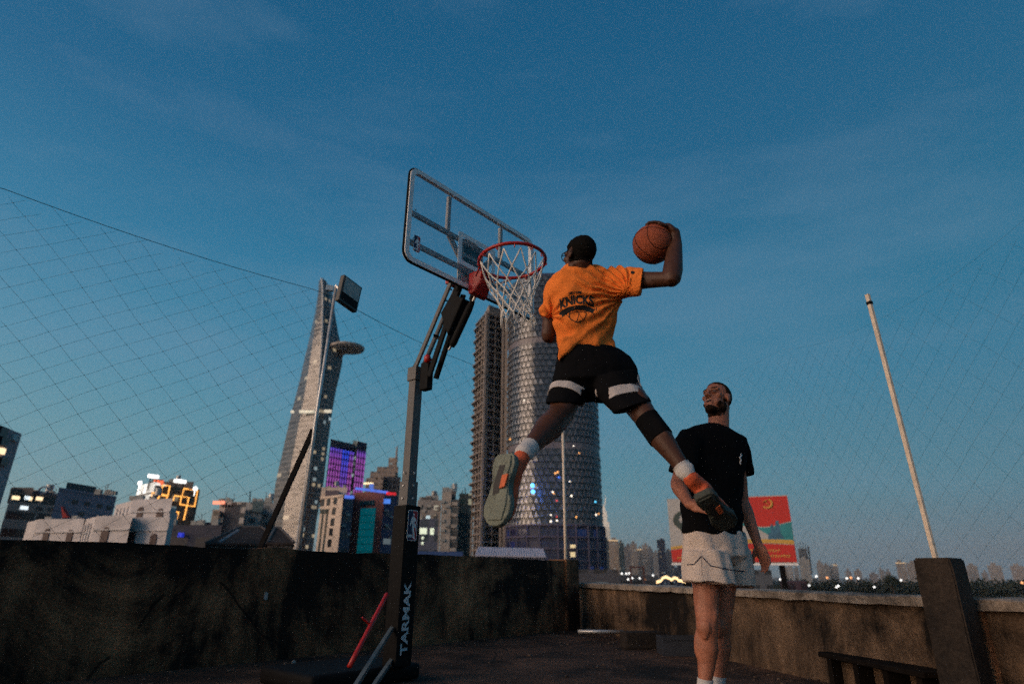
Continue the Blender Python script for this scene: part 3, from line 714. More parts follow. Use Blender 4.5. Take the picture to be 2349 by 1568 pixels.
def legcut(LR, lo, hi, pred):
    c0 = sum(LR[0], V())/26; c1 = sum(LR[-1], V())/26; d = c1-c0
    return band(shorts, [(c0+d*lo, -d), (c0+d*hi, d)], lambda c, n: pred(c, n) and -.3 < (c-c0).dot(d)/d.length_squared < 1.02 and ((c-c0) - d*((c-c0).dot(d)/d.length_squared)).length < .17 and abs(n.dot(d.normalized())) < .92, .004)
def legband(LR, lo, hi):
    c0 = sum(LR[0], V())/26; c1 = sum(LR[-1], V())/26; d = c1-c0
    ax = d.normalized()
    return lambda c, n: lo < (c-c0).dot(d)/d.length_squared < hi and ((c-c0) - d*((c-c0).dot(d)/d.length_squared)).length < .15 
sb = legcut(LL, .63, .85, lambda c, n: c.x < J['pel'].x-.01 and n.x < .55); link('shorts_band', sb, M['band'], pl, True)
sb = legcut(RL, .63, .85, lambda c, n: c.x > J['pel'].x+.03 and n.x > -.6); link('shorts_band', sb, M['band'], pl, True)
bm = bmesh.new(); P = [at(x, y, 2.955) for x, y in ((1466, 866), (1474, 884), (1481, 905), (1470, 908), (1464, 886))]
sb = shell(shorts, lambda c, n: n.x > .80 and c.z > RL[2][0].z+.03 and c.z < J['hipR'].z-.03 and c.x > J['hipR'].x, .0045, 8); bm.free(); link('side_stripe', sb, M['band'], pl, True)
# knee sleeve, socks
def along(a, b, lo, hi, rad):
    d = b-a
    return lambda c, n: lo < (c-a).dot(d)/d.length_squared < hi and ((c-a) - d*((c-a).dot(d)/d.length_squared)).length < rad
def cuff(me, a, b, lo, hi, rad, off, disp=None):
    d = b-a; pl_ = [(a+d*lo, -d)] + ([(a+d*hi, d)] if hi < 1 else [])
    return band(me, pl_, along(a, b, lo-.1, hi+.1, rad), off, disp)
link('knee_sleeve', cuff(body, J['knR'], J['anR'], .03, .40, .11, .004), M['blackc'], pl, True)
rib = lambda c: .0012*math.sin((c-J['anR']).length*330)
link('sock', cuff(body, J['knR'], J['anR'], .86, 1.3, .08, .006, rib), M['whitec'], pl, True)
link('sock', cuff(body, J['knL'], J['anL'], .84, 1.3, .085, .007), M['whitec'], pl, True)
# shoes
h1 = at(1160, 1048, 2.66); t1 = at(1136, 1202, 2.62)
sh1 = shoe(pl, h1, t1, V((.62, .78, .12)), 1., M['orangeshoe'], M['sole'], J['anL'], .205)
h2 = at(1612, 1150, 2.86); t2 = at(1676, 1210, 3.06)
sh2 = shoe(pl, h2 + V((-.0, -.03, .02)), h2 + (t2-h2).normalized()*.28, V((.25, .85, .5)), 1., M['orangeshoe'], mat('dark_green_rubber', (.055, .062, .052), .8, var=.3, vscale=18, bump=.5), J['anR'] + (J['anR']-J['knR']).normalized()*.02)
# print on the back of the shirt, laid on the cloth
bvh = BVHTree.FromPolygons([v.co.copy() for v in shirt.vertices], [list(p.vertices) for p in shirt.polygons])
PC = at(1320, 689, 3.05); PX = (RTB + V((0, .0, -.035))).normalized(); PY = (UPB - PX*UPB.dot(PX)).normalized(); PNn = PX.cross(PY)
if PNn.y > 0: PNn = -PNn
def lay(me_or_bm, name, mt, off=.0025, parent=pl):
    me = me_or_bm
    for v in me.vertices:
        p = PC + PX*v.co.x + PY*v.co.y
        hit = bvh.ray_cast(p + PNn*.3, -PNn)
        q = hit[0] if hit[0] is not None else p
        v.co = q + PNn*off
    link(name, me, mt, parent)
def subd(me, cuts=2):
    bm = bmesh.new(); bm.from_mesh(me); bmesh.ops.triangulate(bm, faces=bm.faces)
    for _ in range(cuts):
        bmesh.ops.subdivide_edges(bm, edges=[e for e in bm.edges if e.calc_length() > .012], cuts=1, use_grid_fill=False)
        bmesh.ops.triangulate(bm, faces=bm.faces)
    bm.to_mesh(me); bm.free(); return me
def curve_text(s, size, off, w, y0, arch, flare=0.):
    me = subd(text_mesh(s, size, off)); xs = [v.co.x for v in me.vertices]; k = w/(max(xs)-min(xs)); c = (max(xs)+min(xs))/2
    for v in me.vertices:
        x = (v.co.x-c)*k; g_ = 1 + flare*(abs(x)/(w/2))**1.5
        v.co = V((x, y0 + v.co.y*g_ - arch*(x/(w/2))**2, 0))
    return me
def strip(pts, wd2):
    bm = bmesh.new(); vs = []
    for i, p in enumerate(pts):
        d = (V(pts[min(i+1, len(pts)-1)])-V(pts[max(i-1, 0)])).normalized(); s = V((-d.y, d.x, 0))
        ww = wd2[i] if isinstance(wd2, list) else wd2
        vs.append((bm.verts.new(V(p)+s*ww), bm.verts.new(V(p)-s*ww)))
    for a, b in zip(vs, vs[1:]): bm.faces.new((a[0], b[0], b[1], a[1]))
    me = bpy.data.meshes.new('s'); bm.to_mesh(me); bm.free(); return me
pr = .098
lay(curve_text('KNICKS', .068, .0028, .19, .012, .018, .25), 'lettering', M['black_print'])
lay(curve_text('NEW YORK', .02, .0008, .075, .056, .004), 'lettering', M['black_print'])
lay(strip([(x*pr, -.030-.032*(x*x)-.002, 0) for x in [i/12-1 for i in range(25)]], [.010+.006*abs(i/12-1) for i in range(25)]), 'print_band', M['black_print'])
lay(strip([(.047*math.cos(a), -.068+.047*math.sin(a), 0) for a in [math.pi*(1-.12)+i*math.pi*1.24/20 for i in range(21)]], .0018), 'print_ball', M['black_print'])
lay(strip([(-.047+.094*i/12, -.062+.008*math.sin(i/12*3.1), 0) for i in range(13)], .0014), 'print_ball', M['black_print'])
lay(strip([(-.012+.016*math.sin(i/12*3.1), -.034-.080*i/12, 0) for i in range(13)], .0014), 'print_ball', M['black_print'])
lay(strip([(.03-.02*math.sin(i/12*3.1), -.034-.068*i/12, 0) for i in range(13)], .0012), 'print_ball', M['black_print'])
for q in (-1, 1):
    lay(strip([(q*.088, .02, 0), (q*.112, .026, 0), (q*.100, .004, 0), (q*.112, -.022, 0), (q*.104, -.05, 0)], .0016), 'print_outline', M['black_print'])
    lay(strip([(q*.066, -.058, 0), (q*.04, -.094, 0), (q*.004, -.122, 0)], .0014), 'print_outline', M['black_print'])
# small dark patch on the raised sleeve
q = at(1451, 625, 2.9); hit = bvh.ray_cast(q, (q-CC).normalized())
if hit[0] is not None:
    nn = hit[1]; ax, ay = perp(nn); bm = bmesh.new(); prism(bm, [hit[0] + ax*(.011*math.cos(a*.7854)) + ay*(.012*math.sin(a*.7854)) for a in range(8)], nn*.003); fin('sleeve_patch', bm, M['black_print'], pl)
# basketball
ball = thing('basketball', 'orange basketball with black seams held up in the jumping player hand', 'ball', BALL)
bm = bmesh.new(); bmesh.ops.create_uvsphere(bm, u_segments=48, v_segments=24, radius=BR, matrix=Matrix.Translation(BALL))
fin('ball_skin', bm, mat('orange_pebbled_leather', (.33, .062, .014), .6, var=.18, vscale=20, bump=.5, bscale=260), ball, True)
bx, by, bz = V((.9, .2, -.35)).normalized(), None, None; by = bx.cross(V((.2, .4, 1))).normalized(); bz = bx.cross(by)
bm = bmesh.new(); q = BR+.0006
for A_, B_ in ((bx, by), (bx, bz)): tube(bm, [BALL + A_*q*math.cos(a*math.pi/30) + B_*q*math.sin(a*math.pi/30) for a in range(60)], .0017, 5, closed=True)
for s in (-1, 1):
    pts = []
    for i in range(48):
        a = 2*math.pi*i/48; v = by*s*(.62+.18*math.cos(2*a)) + (bx*math.cos(a) + bz*math.sin(a))*.78; pts.append(BALL + v.normalized()*q)
    tube(bm, pts, .0017, 5, closed=True)
fin('seam', bm, M['black'], ball)
# ------------------------------------------------------------------ the standing man
mn = thing('person', 'bearded man in black t-shirt and off white shorts standing and looking up at the jumper', 'person', at(1630, 1600, 3.62))
K = {k: at(*v) for k, v in dict(
    head=(1645, 915, 3.66), neck=(1645, 985, 3.68), shR=(1585, 1012, 3.62), shL=(1687, 1026, 3.77), elR=(1553, 1110, 3.50), wrR=(1582, 1156, 3.36),
    elL=(1703, 1150, 3.82), wrL=(1738, 1246, 3.74), hipR=(1616, 1245, 3.66), hipL=(1666, 1245, 3.74),
    knR=(1622, 1437, 3.60), knL=(1652, 1434, 3.75), anR=(1616, 1578, 3.62), anL=(1646, 1572, 3.77)).items()}
MR = (K['shL']-K['shR']); MR.z = 0; MR.normalize(); MF = V((MR.y, -MR.x, 0))       # MF faces the camera side
def mring(xl, xr, y, D0, D1, dep, yr=None, n=28):
    a, b = at(xl, y, D0), at(xr, yr or y, D1); return ell((a+b)/2, (b-a)/2, MF*dep, n)
bm = bmesh.new()
mh = K['head']; NY = V((-.72, -.60, .31)).normalized(); NZ = V((.10, .14, 1)); NZ = (NZ - NY*NZ.dot(NY)).normalized(); NX = NY.cross(NZ)
HS = .98
head_blobs(bm, mh, NX, NY, NZ, HS)
limb(bm, K['neck'] - V((0, 0, .05)), mh - NZ*.04 - NY*.025, [(0, .074), (.4, .064), (1, .060)])
rings(bm, [mring(1616, 1668, 992, 3.66, 3.71, .055), mring(1586, 1692, 1010, 3.63, 3.75, .07), mring(1578, 1692, 1060, 3.62, 3.75, .10), mring(1578, 1692, 1130, 3.6, 3.76, .105), mring(1588, 1688, 1210, 3.62, 3.74, .09), mring(1592, 1692, 1260, 3.63, 3.74, .085)])
def arm(sh, el, wr):
    limb(bm, sh, el, [(0, .046), (.3, .049), (.65, .043), (1, .038)]); limb(bm, el, wr, [(0, .039), (.25, .043), (.6, .035), (1, .026)])
arm(K['shR'], K['elR'], K['wrR']); arm(K['shL'], K['elL'], K['wrL'])
def leg(h, k, a):
    limb(bm, h, k, [(0, .066), (.35, .080), (.75, .066), (.92, .059), (1, .058)]); limb(bm, k, a, [(0, .058), (.18, .054), (.36, .060), (.6, .048), (.9, .035), (1, .036)], bend=V((.012, .02, 0)))
def bulge(a, b, t, off, r, L):
    d = (b-a).normalized(); o = V(off); o = (o - d*o.dot(d)).normalized(); c = a.lerp(b, t) + o*r[2]
    ellipsoid(bm, c, d*L, o.cross(d)*r[0], o*r[1], 16)
for k_, a_ in (('knR', 'anR'), ('knL', 'anL')):
    bulge(K[k_], K[a_], .0, V((-.55, -.8, 0)), (.036, .022, .046), .045); bulge(K[k_], K[a_], .12, V((-.5, -.85, 0)), (.020, .012, .048), .025)
    bulge(K[k_], K[a_], .28, V((-.9, .5, 0)), (.032, .03, .036), .085); bulge(K[k_], K[a_], .26, V((.8, .5, 0)), (.03, .03, .036), .075)
for h_, k_ in (('hipR', 'knR'), ('hipL', 'knL')): bulge(K[h_], K[k_], .84, V((-.9, -.4, 0)), (.03, .022, .046), .06); bulge(K[h_], K[k_], .86, V((.6, -.8, 0)), (.03, .024, .044), .055)
for s_, e_, w_ in (('shL', 'elL', 'wrL'), ('shR', 'elR', 'wrR')):
    bulge(K[e_], K[w_], .2, V((-.6, -.5, .1)), (.026, .020, .028), .06); bulge(K[s_], K[e_], .6, V((.5, -.7, 0)), (.026, .020, .028), .075)
leg(K['hipR'], K['knR'], K['anR']); leg(K['hipL'], K['knL'], K['anL'])
# hanging left hand: palm, four relaxed fingers, thumb
def hand(wr, f, pn, curl, s=1., thumb=1):
    """f fingers' direction, pn palm normal"""
    f = f.normalized(); pn = (pn - f*pn.dot(f)).normalized(); x = f.cross(pn)
    ellipsoid(bm, wr + f*.048*s, f*.050*s, x*.040*s, pn*.016*s, 16); capsule(bm, wr, wr + f*.03*s, .026*s, .026*s)
    for i, L in enumerate((.070, .078, .073, .058)):
        p = wr + f*(.090-.006*abs(i-1.3))*s + x*(.028-.0185*i)*s; d = f.copy()
        for j, fr in enumerate((.46, .32, .24)):
            ang = curl*(.5+.5*j); d = (d*math.cos(ang) + pn*math.sin(ang)).normalized(); q = p + d*L*fr*s
            capsule(bm, p, q, (.0095-.0008*j)*s, (.0088-.0008*j)*s, 10); p = q
    p = wr + f*.022*s + x*.030*s; d = (f*.75 + x*.6 + pn*.3).normalized(); q = p + d*.042*s; capsule(bm, p, q, .0125*s, .0105*s, 10)
    d2 = (f*.95 + x*.15 + pn*.35).normalized(); capsule(bm, q, q + d2*.032*s, .0105*s, .009*s, 10)
fl_ = (K['wrL']-K['elL']).normalized()
hand(K['wrL'], fl_ + V((.10, -.1, -.15)), V((-.8, -.45, .1)), .38, 1.08)
fr_ = (K['wrR']-K['elR']).normalized()
hand(K['wrR'], fr_ + V((.65, -.05, .42)), V((.1, .9, -.3)), .45, 1.05)
mbody = organic(bm, .0052, 5)
link('body', mbody, M['skin_light'], mn, True)
def mh_(c): return ((c-mh).dot(NX)/HS, (c-mh).dot(NY)/HS, (c-mh).dot(NZ)/HS)
def isbeard(c, n):
    x, y, z = mh_(c)
    if abs(x) > .072 or z < -.13 or z > -.012 or y < -.012: return False
    if (c-K['neck']).length < .09: return False
    edge = .006*fbm(c, 60)
    if z < -.094 + edge and y > .0: return True
    if abs(x) > .040+edge and z < -.058 + edge and y < .062: return True
    if abs(x) > .045 and z < -.018 and -.006+edge < y < .024+edge: return True
    return False
def ismoust(c, n):
    x, y, z = mh_(c); return abs(x) < .024 and -.045 < z < -.038 and y > .07
def isbrow(c, n):
    x, y, z = mh_(c); return .014 < abs(x) < .05 and .024 < z-.10*abs(x)*0 < .036 and y > .06
def ismhair(c, n):
    x, y, z = mh_(c); e = .004*fbm(c, 50)
    if abs(x) > .074 and z < .025: return False
    return abs(x) < .09 and abs(y) < .13 and z < .14 and ((z > .072+e and y < .062) or (y < .015+e and z > .02) or (y < -.045 and z > -.05))
link('beard', shell(mbody, isbeard, .005, disp=lambda c: .003*fbm(c, 70)), M['beard'], mn, True)
link('moustache', shell(mbody, ismoust, .001, disp=lambda c: .001*fbm(c, 90)), M['beard'], mn, True)
link('eyebrows', shell(mbody, isbrow, .0025), M['beard'], mn, True)
link('hair', shell(mbody, ismhair, .003, disp=lambda c: .0012*fbm(c, 80)), M['beard'], mn, True)
Q = lambda x, y, z: mh + (NX*x + NY*y + NZ*z)*HS
for s in (-1, 1):
    e = bmesh.new(); sphere(e, Q(s*.031, .0805, .004), .0115, 14); eo = fin('eye', e, mat('eye_white', (.20, .16, .14), .4), mn, True)
    e = bmesh.new(); sphere(e, Q(s*.031+s*.0, .0888, .006), .0066, 10); fin('iris', e, mat('dark_iris', (.02, .012, .008), .2), eo, True)
    for zz, a in ((.0125, 1), (-.006, -1)):
        e = bmesh.new(); tube(e, [Q(s*.018, .084, .002), Q(s*.025, .0905, zz*.8), Q(s*.031, .0925, zz), Q(s*.038, .0895, zz*.8), Q(s*.046, .080, .003)], [.002, .0032, .0036, .0032, .002], 6); fin('eyelid', e, M['skin_light'], eo, True)
e = bmesh.new(); ellipsoid(e, Q(0, .083, -.061), NX*.021, NY*.010, NZ*.0095, 14); mo = fin('mouth', e, mat('open_mouth', (.03, .008, .008), .5), mn, True)
e = bmesh.new(); ellipsoid(e, Q(0, .0870, -.0555), NX*.012, NY*.006, NZ*.0028, 10); fin('teeth', e, mat('tooth_enamel', (.45, .40, .35), .4), mo, True)
# black t-shirt
bm = bmesh.new()
rings(bm, [mring(1619, 1672, 968, 3.66, 3.71, .072, yr=992), mring(1602, 1684, 973, 3.64, 3.73, .088, yr=1000), mring(1572, 1708, 986, 3.62, 3.79, .125, yr=1012), mring(1563, 1708, 1020, 3.60, 3.78, .125, yr=1038), mring(1563, 1703, 1060, 3.6, 3.78, .132, yr=1070),
           mring(1566, 1697, 1110, 3.6, 3.77, .130), mring(1570, 1693, 1160, 3.6, 3.76, .126), mring(1571, 1695, 1200, 3.6, 3.75, .128), mring(1571, 1698, 1221, 3.61, 3.75, .130, yr=1234)])
def mslv(pts, D, dep):
    (a, b), (c, d) = pts; p, q = at(a, b, D), at(c, d, D); return ell((p+q)/2, (q-p)/2, MF*dep, 20)
rings(bm, [mslv(((1566, 984), (1606, 1024)), 3.6, .075), mslv(((1554, 1003), (1596, 1040)), 3.57, .078), mslv(((1547, 1050), (1590, 1066)), 3.53, .078), mslv(((1540, 1076), (1585, 1086)), 3.51, .076)])
rings(bm, [mslv(((1675, 1030), (1704, 1004)), 3.76, .075), mslv(((1682, 1052), (1713, 1034)), 3.79, .080), mslv(((1688, 1076), (1716, 1066)), 3.81, .078), mslv(((1694, 1092), (1719, 1092)), 3.82, .074)])
def tf(co, n): return .006*fbm(co, 6., 3) + .0045*math.sin(co.z*34 + co.x*18 + 3*fbm(co, 4.))*max(0, min(1, (1.35-co.z)/.3))
tee = organic(bm, .006, 4, tf); link('t_shirt', tee, M['blackc'], mn, True)
b2 = BVHTree.FromPolygons([v.co.copy() for v in tee.vertices], [list(p.vertices) for p in tee.polygons])
# off white shorts with a navy line
bm = bmesh.new()
rings(bm, [mring(1574, 1699, 1212, 3.61, 3.75, .120, yr=1222), mring(1574, 1702, 1240, 3.6, 3.75, .132), mring(1573, 1707, 1275, 3.6, 3.75, .146), mring(1590, 1696, 1292, 3.62, 3.74, .10)])
L1 = [mring(1574, 1654, 1262, 3.57, 3.62, .115), mring(1574, 1668, 1300, 3.54, 3.60, .115), mring(1575, 1680, 1331, 3.52, 3.58, .112, yr=1343)]
L2 = [mring(1638, 1706, 1262, 3.69, 3.76, .12), mring(1646, 1711, 1300, 3.70, 3.77, .12), mring(1656, 1716, 1339, 3.71, 3.78, .115, yr=1347)]
rings(bm, L1); rings(bm, L2)
def mf(co, n): return .006*math.sin(co.x*52 + co.y*30 + 2.5*fbm(co, 3.) + co.z*2)*min(1, max(0, (.98-co.z)/.12)) + .004*fbm(co, 9.)
msh = organic(bm, .006, 4, mf); link('shorts', msh, M['cream'], mn, True)
b3 = BVHTree.FromPolygons([v.co.copy() for v in msh.vertices], [list(p.vertices) for p in msh.polygons])
def trace(pts, r, name, mt, parent, step=3., bv=None):
    bv = bv or b3
    out = []
    for (x0, y0), (x1, y1) in zip(pts, pts[1:]):
        n_ = max(2, int(math.hypot(x1-x0, y1-y0)/step))
        for i in range(n_):
            q = at(x0+(x1-x0)*i/n_, y0+(y1-y0)*i/n_, 3.); h = bv.ray_cast(q, (q-CC).normalized())
            if h[0] is not None: out.append(h[0] + h[1]*.001)
    e = bmesh.new(); tube(e, out, r, 6); fin(name, e, mt, parent)
trace([(1698, 1040), (1701, 1044), (1696, 1049), (1700, 1054), (1697, 1059), (1699, 1066)], .0048, 'chest_emblem', M['white'], mn, 1.5, b2)
trace([(1576, 1294), (1592, 1294), (1609, 1275), (1630, 1297), (1680, 1307), (1712, 1310)], .0028, 'shorts_line', mat('navy_piping', (.02, .03, .06), .8), mn)
trace([(1609, 1275), (1610, 1317)], .0012, 'shorts_seam', mat('grey_seam', (.3, .26, .24), .9), mn)
bm = bmesh.new(); P = []
for x, y in ((1610.5, 1315), (1602, 1334), (1618, 1336)):
    q = at(x, y, 3.); h = b3.ray_cast(q, (q-CC).normalized()); P.append((h[0] if h[0] is not None else at(x, y, 3.5)) + (CC-q).normalized()*.004)
prism(bm, P, (P[0]-CC).normalized()*.003); fin('shorts_slit', bm, mat('slit_shadow_cloth', (.09, .03, .02), .9), mn)
link('sock', cuff(mbody, K['knR'], K['anR'], .85, 1.3, .09, .006), M['whitec'], mn, True)
link('sock', cuff(mbody, K['knL'], K['anL'], .85, 1.3, .09, .006), M['whitec'], mn, True)
for an, D_ in ((K['anR'], V((-.75, -.66, 0))), (K['anL'], V((-.5, -.86, 0)))):
    D_.normalize(); hp_ = V((an.x, an.y, .012)) - D_*.07; shoe(mn, hp_, hp_ + D_*.28, V((0, 0, 1)), 1., M['whitec'], mat('pale_rubber', (.4, .4, .38), .8), V((an.x, an.y, an.z)))
# ------------------------------------------------------------------ poles, net, small things on the roof
def square_pole(o, pts, s, mt, name, parent, n=4):
    e = bmesh.new(); bar(e, pts[0], pts[1], s, s, V((.8, .6, 0))); bevel(e, s*.08, 1); return fin(name, e, mt, parent)
lp0, lp1 = at(684, 1262, 5.72), at(771, 655, 5.72); lp0.z = .3
fp = thing('floodlight', 'thin steel pole carrying a square floodlight above the dark wall', 'floodlight', lp0)
bm = bmesh.new(); tube(bm, [lp0, lp0.lerp(lp1, .55) + V((-.015, 0, 0)), lp1], [.021, .017, .015], 10); fin('pole', bm, M['steel'], fp, True)
a, b = at(719, 985, 5.74), at(598, 1254, 5.78); b = b + (b-a)*.25
bm = bmesh.new(); bar(bm, a, b, .042, .042); fin('brace', bm, M['darkbar'], fp)
hx = V((.80, .60, 0)); hz_ = V((.22, .0, 1)).normalized()
hc = at(800, 674, 5.62); fx = (at(822, 680, 5.75) - at(778, 668, 5.5)); fx = V((fx.x, fx.y, -.03)).normalized(); fz = (V((.02, .02, 1)) - fx*fx.z).normalized(); fy = fz.cross(fx).normalized()
if fy.y > 0: fy = -fy
lampm = mat('floodlight_glass', (.42, .40, .37), .35, var=.35, vscale=16)
bm = bmesh.new(); box(bm, hc, fx*.140, fy*.028, fz*.152); bevel(bm, .010); fin('lamp_housing', bm, mat('dark_alloy', (.06, .058, .055), .5, .3, var=.2), fp)
bm = bmesh.new(); box(bm, hc + fy*.0295 + fz*.045, fx*.115, fy*.003, fz*.085); fin('lamp_glass', bm, lampm, fp)
bm = bmesh.new(); box(bm, hc + fy*.0295 - fz*.085, fx*.120, fy*.002, fz*.038); fin('driver_box', bm, M['black'], fp)
bm = bmesh.new(); bar(bm, lp1, hc - fy*.04, .03, .02); box(bm, at(757, 661, 5.72), V((.035, .01, 0)), V((0, .02, 0)), V((0, 0, .03))); fin('bracket', bm, M['steel'], fp)

tp0, tp1 = at(1298, 1282, 8.95), at(1291, 990, 8.95); tp0.z = .3
tp = thing('pole', 'thin upright pale pole behind the dark wall end, before the faceted tower', 'pole', tp0)
bm = bmesh.new(); tube(bm, [tp0, tp1], [.024, .020], 10); fin('shaft', bm, M['paint'], tp, True)
bm = bmesh.new(); tube(bm, [tp1 - V((0, 0, .03)), tp1 + V((0, 0, .012))], .025, 10); fin('pole_cap', bm, M['paint'], tp, True)

# concrete post with the leaning pale pole
PD = 3.35
cpl = at(2093, 1279, PD); ptop = cpl.z
dv_ = V((cpl.x, cpl.y, 0)).normalized(); cyy = Matrix.Rotation(R(-20), 3, 'Z') @ dv_; cx_ = V((cyy.y, -cyy.x, 0)); pw_ = .17
cc = cpl + cx_*pw_/2 + cyy*.10
cp = thing('concrete_post', 'square stained concrete post at the low parapet under the leaning pale pole', 'post', (cc.x, cc.y, 0))
bm = bmesh.new(); rows = []
for i in range(13):
    z = ptop*i/12; k = 1 + .02*(12-i)/12
    rows.append([V((cc.x, cc.y, z)) + cx_*(pw_/2*a*k + .006*noise.noise((z*7, a, b))) + cyy*(.10*b*k + .006*noise.noise((z*7, a*3, b*5))) for a, b in ((-1, -1), (1, -1), (1, 1), (-1, 1))])
rings(bm, rows); bmesh.ops.bevel(bm, geom=[e for e in bm.edges], offset=.008, segments=2, affect='EDGES'); fin('shaft', bm, M['post'], cp)
g0, g1 = at(2147, 1283, PD+.1), at(1990, 677, PD+.1); g0.z = ptop - .01
sp = thing('pole', 'tall pale square pole leaning left on top of the concrete post', 'pole', g0)
bm = bmesh.new(); bar(bm, g0, g1, .024, .024, V((.93, .37, 0))); bevel(bm, .003, 1); fin('shaft', bm, M['paint'], sp)
bm = bmesh.new(); q = g1 + (g0-g1).normalized()*.045; bar(bm, q, q + (g0-g1).normalized()*.02, .027, .027, V((.93, .37, 0))); fin('clamp', bm, M['darkbar'], sp)
bm = bmesh.new(); d_ = (g1-g0).normalized(); bar(bm, g1, g1 + d_*.004, .0245, .0245, V((.93, .37, 0))); fin('pole_cap', bm, M['paint'], sp)
# short buttress behind the post
q = at(2222, 1368, 3.5); bt = thing('buttress', 'short dark concrete buttress between the stained post and the parapet', 'buttress', (q.x, q.y, 0))
bm = bmesh.new(); box(bm, V((q.x+.02, q.y+.02, q.z/2)), pd_*.10, pn_*.07, V((0, 0, q.z/2))); bevel(bm, .012); fin('block', bm, M['wallc'], bt)

def octa(e, p, r):
    v = [e.verts.new(p + V(d)*r) for d in ((1, 0, 0), (0, 1, 0), (-1, 0, 0), (0, -1, 0), (0, 0, 1), (0, 0, -1))]
    for i in range(4): e.faces.new((v[i], v[(i+1) % 4], v[4])); e.faces.new((v[(i+1) % 4], v[i], v[5]))
# safety net: two spans of knotted diamond mesh under a head rope
def net_span(tops, zlow, c, name_rope, r_line, root, wob=.02, n_axis=None, seed=0, knots=0):
    """tops: list of points along the head rope"""
    cum = [0]
    for a, b in zip(tops, tops[1:]): cum.append(cum[-1] + math.hypot(b.x-a.x, b.y-a.y))
    Lx = cum[-1]
    def top(u):
        for i in range(len(tops)-1):
            if u <= cum[i+1] or i == len(tops)-2:
                f = (u-cum[i])/(cum[i+1]-cum[i]); p = tops[i].lerp(tops[i+1], f); return p - V((0, 0, .05*4*f*(1-f)))
    def pos(u, h):
        p = top(min(max(u, 0), Lx)); zz = zlow + h*1.
        return V((p.x, p.y, zz)) + V((noise.noise((u*1.3, h*1.3, seed)), noise.noise((u*1.3, h*1.3, seed+5)), noise.noise((u*1.1, h*1.1, seed+9)))) * wob + V((noise.noise((u*6, h*6, seed+2)), 0, noise.noise((u*6, h*6, seed+7))))*wob*.45
    Hm = max(p.z for p in tops) - zlow
    e = bmesh.new(); n_ = int((Lx+Hm*1.6)/c)+2
    for sgn in (1, -1):
        for k in range(-n_, n_+1):
            run = []; st = c*.5; h = 0.
            while h <= Hm + st:
                u = (k*c*1.45 + h*1.55) if sgn > 0 else (k*c*1.5 - h*.98)
                ok = 0 <= u <= Lx and h <= top(u).z - zlow
                if ok: run.append(pos(u, h))
                elif len(run) > 1:
                    tube(e, run, r_line, 3, cap=False); run = []
                else: run = []
                h += st
            if len(run) > 1: tube(e, run, r_line, 3, cap=False)
    if knots:
        c1, c2 = c*1.45, c*1.5
        for k1 in range(-n_, n_+1):
            for k2 in range(0, n_*2):
                h = (k2*c2 - k1*c1)/2.53; u = k1*c1 + h*1.55
                if 0 <= u <= Lx and 0 <= h <= top(u).z - zlow: octa(e, pos(u, h), knots)
    fin('mesh', e, M['netcord'], root)
    e = bmesh.new(); tube(e, [top(Lx*i/40) for i in range(41)], name_rope, 5); fin('head_rope', e, M['netcord'], root)
ntl = thing('safety_net', 'sagging green diamond mesh net strung along the dark wall up to the floodlight pole', 'net', (A0.x, A0.y, WZ))
pA = at(0, 430, 4.22); pB = at(752, 672, 5.72); pC = at(1090, 838, 7.4); pD = at(1291, 992, 8.95)
pZ = pA + (pA-pB)*1.2; pZ.z = pA.z + .12
net_span([pZ, pA, pB, pC, pD], WZ-.05, .185, .0030, .0011, ntl, seed=1, wob=.03, knots=.0042)
ntr = thing('safety_net', 'faint fine mesh net hanging along the low parapet to the leaning pole', 'net', (PA.x, PA.y, PZ))
qs = [pD.copy(), at(1560, 905, 6.6), at(1790, 800, 4.9), at(2010, 735, 3.5)]
qe = qs[-1] + (qs[-1]-qs[-2])*1.0; qe.z = qs[-1].z
net_span(qs + [qe], PZ+.02, .15, .0004, .00042, ntr, wob=.012, seed=30)

# low things by the parapet
bn = thing('low_bench', 'low dark plank bench in the gloom at the foot of the parapet', 'bench', at(2000, 1540, 3.7))
a, b = at(1905, 1487, 4.55), at(2150, 1512, 3.62); a.z = b.z = .18; wood = mat('gloom_dark_wood', (.012, .0085, .0065), .9, var=.5, vscale=9, bump=.4, spec=.1)  # wood colour darkened so the bench sinks into the gloom
bm = bmesh.new(); bar(bm, a, b, .20, .03, V((-1, -.25, 0))); bevel(bm, .005, 1); fin('plank', bm, wood, bn)
for f in (.08, .36, .64, .92):
    p = a.lerp(b, f); bm = bmesh.new(); bar(bm, V((p.x, p.y, 0)), V((p.x, p.y, .165)), .04, .16, V((.25, -1, 0))); fin('leg', bm, wood, bn)
a, b = at(1326, 1455, 7.4), at(1432, 1452, 7.4); a.z = b.z = .08
pp = thing('pipe', 'thin pale pipe lying on dark roof blocks near the wall end', 'pipe', a)
bm = bmesh.new(); tube(bm, [a, b], .02, 8); fin('tube', bm, M['steel'], pp, True)
q = at(1556, 1480, 6.1); bxo = thing('crate', 'blue grey plastic crate on the roof beside the standing man', 'crate', (q.x, q.y, 0))
bm = bmesh.new(); s = .16
xyz(bm, q.x-.17, q.x+.17, q.y-.13, q.y+.13, 0, .012)
for (x0, x1, y0, y1) in ((-.17, .17, -.13, -.115), (-.17, .17, .115, .13), (-.17, -.155, -.115, .115), (.155, .17, -.115, .115)): xyz(bm, q.x+x0, q.x+x1, q.y+y0, q.y+y1, .012, .15)
xyz(bm, q.x-.18, q.x+.18, q.y-.14, q.y-.13, .13, .155)
fin('tub', bm, mat('blue_grey_plastic', (.030, .033, .042), .6, var=.2), bxo)
